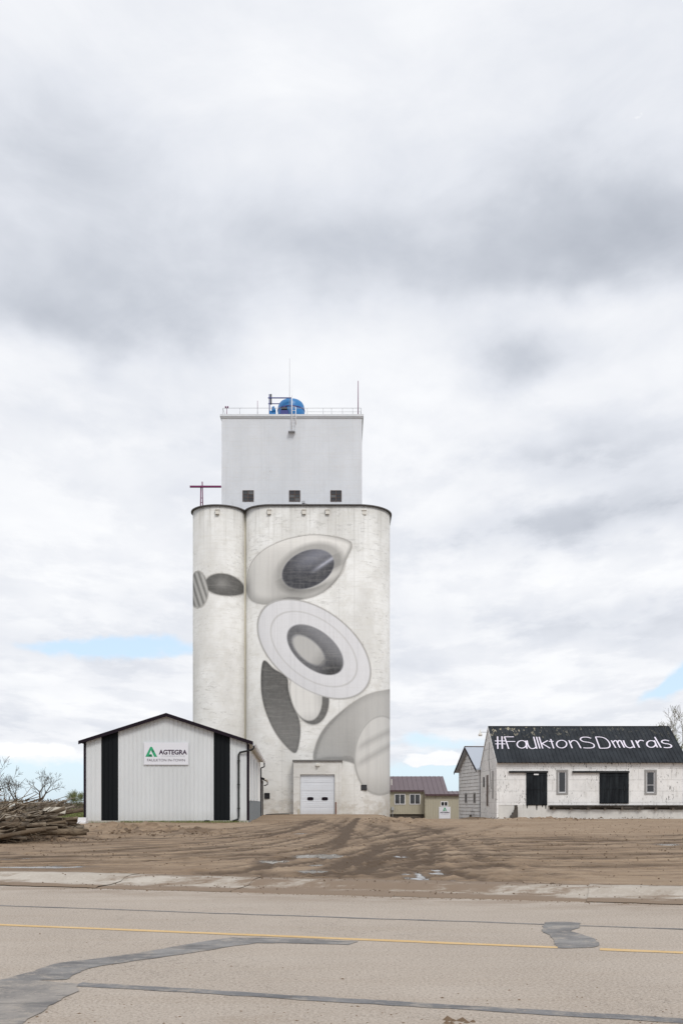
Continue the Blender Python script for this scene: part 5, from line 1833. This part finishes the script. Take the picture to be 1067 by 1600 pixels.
def small_shed():
    """gabled board shed tucked behind the warehouse's left end"""
    n = Vector((X_(749.5, 79.35), 79.35, 0)); f = Vector((X_(717.5, 86.3), 86.3, 0))
    ax = (f - n).normalized()                      # along the gable, going back
    dp = Vector((ax.y, -ax.x, 0))                  # into the building, to the right
    Mx = frame(n, ax, dp, Vector((0, 0, 1)))
    L = (f - n).length
    root = empty('board_shed', tuple(n + (f - n) / 2 + Vector((0, 0, .3))), math.atan2(ax.y, ax.x), 'small gabled white board shed with bare metal roof left of the lettered warehouse', 'shed')
    ze = 4.50; zp = Z_(1167, 82.7) - .05
    zb = -.3
    Dp = 4.6
    mb = MB(Mx)
    b = .30
    z = zb
    i = 0
    top = lambda t: ze + (zp - ze) * (1 - abs(t - L / 2) / (L / 2))
    while z < zp:
        z1 = min(z + b, zp)
        # lapped boards clipped to the gable
        def half(zz):
            return 0 if zz <= ze else (zz - ze) / (zp - ze) * L / 2
        a0, a1 = half(z), half(z1)
        mb.face([(a0, -.035, z), (L - a0, -.035, z), (L - a1, -.008, z1), (a1, -.008, z1)])
        mb.face([(a0, 0, z), (L - a0, 0, z), (L - a0, -.035, z), (a0, -.035, z)])
        z = z1
    mb.face([(0, 0, zb), (0, Dp, zb), (0, Dp, ze), (0, 0, ze)]); mb.face([(L, 0, zb), (L, Dp, zb), (L, Dp, ze), (L, 0, ze)]); mb.face([(0, Dp, zb), (L, Dp, zb), (L, Dp, ze), (L / 2, Dp, zp), (0, Dp, ze)])
    mb.build('wall', M['peel_siding'], root)
    s_ = (zp - ze) / (L / 2)
    for sgn in (0, 1):
        mb = MB(Mx)
        if sgn == 0: e, r_ = -.35, L / 2
        else: e, r_ = L + .35, L / 2
        zz = ze - s_ * .35
        mb.prism([(e, -.4, zz + .02), (r_, -.4, zp + .02), (r_, -.4, zp + .07), (e, -.4, zz + .07)], (0, Dp + .5, 0)); rf = mb.build('roof', M['silver_roof'], root)
        mb = MB(Mx); mb.prism([(e, -.44, zz - .14), (r_, -.44, zp - .14), (r_, -.44, zp + .08), (e, -.44, zz + .08)], (0, .038, 0)); mb.build('barge_board', M['trim'], rf)
    mb = MB(Mx); mb.tube([(L / 2, -.42, zp + .08), (L / 2, Dp + .1, zp + .08)], .05, 6); mb.build('ridge_cap', M['brown_metal'], rf)
    for t, w, h, zc in ((1.25, .34, .44, 2.05), (4.15, .34, .44, 2.05)):
        mb = MB(Mx); mb.box((t, -.06, zc - h), (t + .12, -.036, zc + h)); mb.box((t + w * 1.7, -.06, zc - h), (t + w * 1.7 + .12, -.036, zc + h)); mb.box((t + .12, -.06, zc + h - .1), (t + w * 1.7, -.036, zc + h)); mb.box((t + .12, -.06, zc - h), (t + w * 1.7, -.036, zc - h + .1)); wn = mb.build('window', M['grey_wood'], root)
        mb = MB(Mx); mb.box((t + .12, -.045, zc - h + .1), (t + w * 1.7, -.037, zc + h - .1)); mb.build('pane', M['glass_dark'], wn)
    mb = MB(Mx); mb.box((2.6, -.05, .3), (3.3, -.037, .62)); mb.build('hatch', M['rubble'], root)
    mb = MB(Mx); mb.box((-.02, -.05, zb), (.10, -.037, ze)); mb.build('corner_board', M['peel_siding'], root)
    mb = MB(Mx); mb.box((L - .1, -.05, zb), (L + .02, -.037, ze)); mb.build('corner_board', M['peel_siding'], root)


small_shed()


# ================================================================== wood pile
def pile():
    r_ = random.Random(21)
    top = lambda x: float(np.interp(x, [-17, -13.0, -12.4, -11.2, -10.5, -10.25, -9.9, -9.5], [1.0, .92, .98, .90, .66, .42, .30, .10]))
    protos = []

    def log_mesh(L, r, kind):
        mb = MB()
        if kind == 'log':
            n = 7; pts = []; rr = []
            ph = r_.random() * 6
            for i in range(n):
                t = i / (n - 1)
                pts.append(((t - .5) * L, .05 * L * .5 * math.sin(t * 3 + ph), .03 * L * math.sin(t * 4 + ph)))
                rr.append(r * (1 - .35 * t) * r_.uniform(.82, 1.15))
            mb.tube(pts, rr, 9)
            # broken limb stubs
            for _ in range(r_.randint(0, 3)):
                t = r_.uniform(-.35, .4); a = r_.uniform(0, 2 * PI)
                d_ = Vector((r_.uniform(.2, .9), math.cos(a), math.sin(a))).normalized()
                p = Vector((t * L, 0, 0)); mb.tube([p, p + d_ * r * r_.uniform(2, 5)], [r * .4, r * .2], 6)
            for v in mb.v: v += Vector((0, r_.uniform(-1, 1), r_.uniform(-1, 1))) * r * .12
        elif kind == 'plank':
            w, t = r * 1.5, r * .35
            for i in range(6):
                x0 = -L / 2 + L * i / 6
                a = .04 * math.sin(i)
                mb.prism([(x0, -w + a * .1, -t), (x0, w, -t), (x0, w, t), (x0, -w, t)], (L / 6 - .002, 0, .015 * r_.uniform(-1, 1)))
        else:
            pts = [Vector((-.5 * L, 0, 0))]
            for i in range(7): pts.append(pts[-1] + Vector((L / 7, r_.uniform(-.06, .06) * L, r_.uniform(-.05, .07) * L)))
            mb.tube(pts, [r * (1 - i / 9) for i in range(8)], 6)
            for _ in range(4):
                q = pts[r_.randint(2, 6)]; e = q + Vector((r_.uniform(.1, .3) * L, r_.uniform(-.15, .15) * L, r_.uniform(-.05, .2) * L)); mb.tube([q, e], [r * .4, r * .15], 5)
        return mb
    lab = {'log': ('log', 'weathered brown log heaped in the scrap wood pile', 'log', 'logs heaped in the wood pile'),
           'plank': ('plank', 'grey weathered plank heaped in the scrap wood pile', 'plank', 'planks heaped in the wood pile'),
           'branch': ('branch', 'thin crooked branch sticking out of the scrap wood pile', 'branch', 'branches in the wood pile')}
    spec = [('log', 2.8, .085), ('log', 4.2, .085), ('log', 2.2, .13), ('log', 2.4, .055), ('plank', 2.4, .08), ('plank', 3.2, .07), ('branch', 3.4, .05), ('branch', 2.4, .035), ('log', 3.6, .05)]
    for kd, L, rad in spec:
        nm, lb, ct, gp = lab[kd]
        o = log_mesh(L, rad, kd).build(nm, M['log'])
        tag(o, lb, ct, gp); protos.append([o, kd, L, rad, True])
    made = 0
    for i in range(330):
        pr = protos[r_.choices(range(9), [4, 5, 2, 4, 1.5, 1.5, 6, 5, 6])[0]] if i >= 9 else protos[i]
        o = pr[0]
        if not pr[4]:
            o = pr[0].copy(); COL.objects.link(o)
        pr[4] = False
        L = pr[2]
        y = r_.uniform(32.6, 38.2)
        sc = r_.uniform(.75, 1.2)
        xmax = -9.95 - L * sc / 2 * .95
        lo = -16.8 if y < 36 else -16
        x = xmax - (xmax - lo) * r_.random() ** 1.15
        xe = x + L * sc * .3
        hh = min(top(x), top(xe) * 1.25) * (1 - ((y - 35.4) / 3.6) ** 2) ** .8
        z = float(height(x, y)) + .06 + max(0, hh - .1) * r_.random() ** .75
        rz = r_.gauss(0, .32)
        if r_.random() < .2: rz = r_.uniform(-1.3, 1.3)
        tilt = r_.gauss(0, .09) + (.12 if x < -12.5 and r_.random() < .4 else 0)
        if pr[1] == 'branch': tilt += r_.uniform(-.35, .05)
        if x < -11.6 and r_.random() < .5: tilt -= r_.uniform(.08, .28)
        o.location = (x, y, z); o.rotation_euler = (r_.uniform(0, 6.28), tilt, rz)
        o.scale = (sc, sc * r_.uniform(.8, 1.2), sc * r_.uniform(.8, 1.2))
        made += 1
    # a pale board leaning over the right shoulder and a dark log on the ground
    mb = MB(); a = at(105, 1268, 36.5); b = at(68, 1262, 36.8)
    mb.prism([at(66, 1266, 36.2), at(102, 1272, 36.0), at(104, 1262, 36.4), at(72, 1261, 36.6)], (0, .04, .01))
    tag(mb.build('board', M['pale_wood']), 'pale broken board slab near the top right of the scrap wood pile', 'board')
    mb = MB(); r2 = random.Random(3); pts = [(-11.3, 34.0, .56), (-10.8, 34.2, .58), (-10.2, 34.5, .56), (-9.6, 34.8, .55), (-9.25, 34.9, .55)]
    mb.tube(pts, [.12, .13, .12, .14, .12], 9); tag(mb.build('log', M['log']), 'dark log lying on dirt at the right foot of the wood pile', 'log')
    # loose white concrete block by the shed corner
    c = ground_pt(126, 1287)
    mb = MB(); yb = 49.5; x0, x1 = X_(117, yb), X_(134, yb); z0 = .45
    mb.box((x0, yb, z0), (x1, yb + .5, Z_(1284, yb))); mb.box((x0, yb + .05, Z_(1284, yb) + .002), (x1 + .02, yb + .45, Z_(1277.5, yb)))
    tag(mb.build('concrete_block', M['white_paint']), 'stacked white concrete slabs beside the left corner of the striped shed', 'block')


pile()


# ================================================================== trees and far things
def bare_tree(loc, h, seed, label, cat='tree', group=None, spread=.55, lean=0, buds=0, levels=5, mt='bark', split=2, rad=None, thin=.0015):
    r_ = random.Random(seed)
    root = empty('bare_tree', loc, 0, label, cat, group)
    tm = MB(); cm = MB(); ends = []

    def grow(p, d, L, r, lev):
        mb = tm if lev == 0 else cm
        n = 4
        pts = [p]; rr = [r]
        q = p.copy(); dd = d.copy()
        for i in range(n):
            dd = (dd + Vector((r_.uniform(-1, 1), r_.uniform(-1, 1), r_.uniform(-.4, .7))) * .16).normalized()
            q = q + dd * L / n
            pts.append(q.copy()); rr.append(r * (1 - .38 * (i + 1) / n))
            if lev >= levels - 1: ends.append(q.copy())
            if lev > 0 and lev < levels and i > 0 and r_.random() < .55:
                a = r_.uniform(0, 2 * PI); sd_ = dd.orthogonal().normalized(); sd_.rotate(Matrix.Rotation(a, 3, dd))
                grow(q.copy(), (dd + sd_ * .8).normalized(), L * .5, rr[-1] * .5, max(lev + 1, levels - 1))
        mb.tube(pts, [max(q_, h * thin) for q_ in rr], 6 if lev < 2 else 4, cap=False)
        if lev < levels:
            k_ = 2 if r_.random() < .55 else 3
            for j in range(k_ + (split - 2)):
                a = 2 * PI * (j + r_.random() * .7) / k_
                sd_ = dd.orthogonal().normalized(); sd_.rotate(Matrix.Rotation(a, 3, dd))
                nd = (dd + sd_ * spread * r_.uniform(.7, 1.3) + Vector((0, 0, .18))).normalized()
                grow(q.copy(), nd, L * r_.uniform(.62, .82), rr[-1] * r_.uniform(.6, .78), lev + 1)
    R0 = rad or h * .022
    grow(Vector(loc) - Vector((0, 0, .3)), Vector((lean, 0, 1)).normalized(), h * .27, R0, 0)
    # scale the crown to the wanted height
    zs = max(p.z for p in cm.v)
    f = (h) / (zs - loc[2])
    L0 = Vector(loc)
    for m_ in (tm, cm):
        m_.v = [L0 + Vector(((p.x - L0.x) * f, (p.y - L0.y) * f, (p.z - L0.z) * f)) for p in m_.v]
    ends = [L0 + (p - L0) * f for p in ends]
    tm.build('trunk', M['bark'], root)
    cm.build('crown', M[mt], root)
    if buds:
        lm = MB()
        for e in ends:
            for _ in range(buds):
                c = e + Vector((r_.gauss(0, .16), r_.gauss(0, .16), r_.gauss(0, .16)))
                s_ = r_.uniform(.03, .07)
                a = Vector((r_.uniform(-1, 1), r_.uniform(-1, 1), r_.uniform(-1, 1))).normalized(); b = a.orthogonal().normalized()
                lm.face([c, c + a * s_, c + (a + b) * s_ * .8, c + b * s_])
        lm.build('leaves', M['bud'], root)
    return root


M['bud'] = simple('pale_green_buds', (.15, .17, .06), .8, .3, 2)
bare_tree((X_(58, 105), 105, .0), 5.6, 5, 'spreading bare tree with leaning boughs behind the wood pile, nearest the shed', group=None, spread=.75, levels=5, lean=.10, rad=.26)
bare_tree((X_(28, 110), 110, .0), 5.0, 8, 'slim bare tree behind the middle of the wood pile', spread=.6, lean=-.1, rad=.22)
bare_tree((X_(12, 112), 112, .0), 4.6, 13, 'slightly leaning bare tree left of the others behind the wood pile', spread=.5, lean=.2, rad=.18)
bare_tree((X_(2, 125), 125, .0), 3.0, 17, 'tiny bare sapling at the far left behind the wood pile', spread=.5, levels=4, rad=.06)
bare_tree((X_(-12, 78), 78, .2), 5.2, 24, 'tall bare tree whose branches enter at the left edge of the view', spread=.9, rad=.16, lean=-.1)
bare_tree((X_(127, 120), 120, .0), 3.2, 31, 'small round budding tree beside the left wall of the striped shed', spread=.6, buds=4, levels=5, mt='twig', rad=.07)
bare_tree((X_(1024, 100), 100, .0), 11.6, 41, 'tall slender budding tree behind the right end of the warehouse', spread=.40, buds=1, levels=5, rad=.34, mt='twig', thin=.0010)
bare_tree((X_(1064, 96), 96, .0), 8.6, 43, 'full budding tree at the right edge behind the warehouse', spread=.62, buds=2, levels=6, rad=.34, mt='twig', thin=.0010)
bare_tree((X_(1041, 104), 104, .0), 10.8, 57, 'sparse thin tree between the two others behind the warehouse', spread=.42, buds=1, levels=5, rad=.28, mt='twig', thin=.0010)


def far_things():
    r_ = random.Random(77)
    # low grey utility shed far behind the wood pile
    Y = 150
    x0, x1 = X_(14.5, Y), X_(29, Y)
    t = empty('utility_shed', ((x0 + x1) / 2, Y, 0), 0, 'tiny pale grey flat-roofed shed far behind the wood pile', 'shed')
    mb = MB(); mb.box((x0 + .05, Y, -.1), (x1 - .05, Y + 2, Z_(1250.5, Y))); mb.build('wall', M['vent'], t)
    mb = MB(); mb.prism([(x0 - .05, Y - .1, Z_(1250.4, Y)), (x1 + .05, Y - .1, Z_(1250.4, Y)), (x1 + .05, Y - .1, Z_(1248.9, Y)), (x0 - .05, Y - .1, Z_(1249.4, Y))], (0, 2.3, 0)); mb.build('roof', M['steel'], t)
    mb = MB(); mb.box(((x0 + x1) / 2 - .3, Y - .03, 0), ((x0 + x1) / 2 + .2, Y - .003, 1.3)); mb.build('door', M['grey_wood'], t)
    # neighbour building just past the right edge of the warehouse
    Y = 83
    x0 = X_(1062, Y); x1 = x0 + 6
    t = empty('neighbour_shed', (x0 + 3, Y + 2, 0), 0, 'white shed with pale metal roof just past the right end of the warehouse', 'shed')
    zt = Z_(1197, Y); zr = Z_(1174, Y + 3)
    mb = MB(); mb.box((x0, Y, 0), (x1, Y + 6, zt)); mb.prism([(x0 + .01, Y, zt), (x0 + .01, Y + 6, zt), (x0 + .01, Y + 3, zr - .05)], (5.98, 0, 0)); mb.build('wall', M['peel_siding'], t)
    for a, b in ((Y - .3, Y + 3), (Y + 6.3, Y + 3.002)):
        mb = MB(); mb.prism([(x0 - .3, a, zt - .2), (x1, a, zt - .2), (x1, b, zr), (x0 - .3, b, zr)], (0, 0, .07)); mb.build('roof', M['silver_roof'], t)
    mb = MB(); mb.box((x0 - .02, Y - .04, 1.5), (x0 + .5, Y - .003, 2.6)); mb.build('window', M['black'], t)
    # far scrub reads as one mass
    mb = MB()
    def leafy(cx, cy, w, h, n, sz):
        for _ in range(n):
            a = r_.uniform(-1, 1); b = r_.random() ** .8
            if a * a + (b * .9) ** 2 > 1: continue
            c = Vector((cx + a * w, cy + r_.uniform(-w, w) * .6, b * h))
            u = Vector((r_.uniform(-1, 1), r_.uniform(-1, 1), r_.uniform(-1, 1))).normalized(); v = u.orthogonal().normalized()
            s_ = sz * r_.uniform(.5, 1.3)
            mb.face([c, c + u * s_, c + (u + v) * s_ * .7, c + v * s_])
    for i in range(34):
        Y = r_.uniform(170, 330); px = r_.uniform(-60, 140); x = X_(px, Y)
        leafy(x, Y, r_.uniform(3, 9), r_.uniform(1.2, 2.6), 520, .22)
    for i in range(14):
        Y = r_.uniform(180, 300); px = r_.uniform(600, 730); leafy(X_(px, Y), Y, r_.uniform(3, 6), r_.uniform(1.0, 1.9), 260, .22)
    tag(mb.build('scrub', M['scrub']), 'low brown scrub along the far horizon', 'scrub', kind='stuff')
    mb = MB()
    for i in range(9):
        Y = r_.uniform(84, 110); px = r_.uniform(96, 138); leafy(X_(px, Y), Y, r_.uniform(.8, 1.7), r_.uniform(.5, 1.15), 700, .07)
    tag(mb.build('bushes', M['bush']), 'low green and straw bushes behind the striped shed corner', 'bushes', kind='stuff')


M['scrub'] = simple('brown_scrub', (.12, .095, .07), .9, .4, .3)
M['bush'] = simple('green_straw_bush', (.17, .19, .065), .85, .5, .8)
far_things()
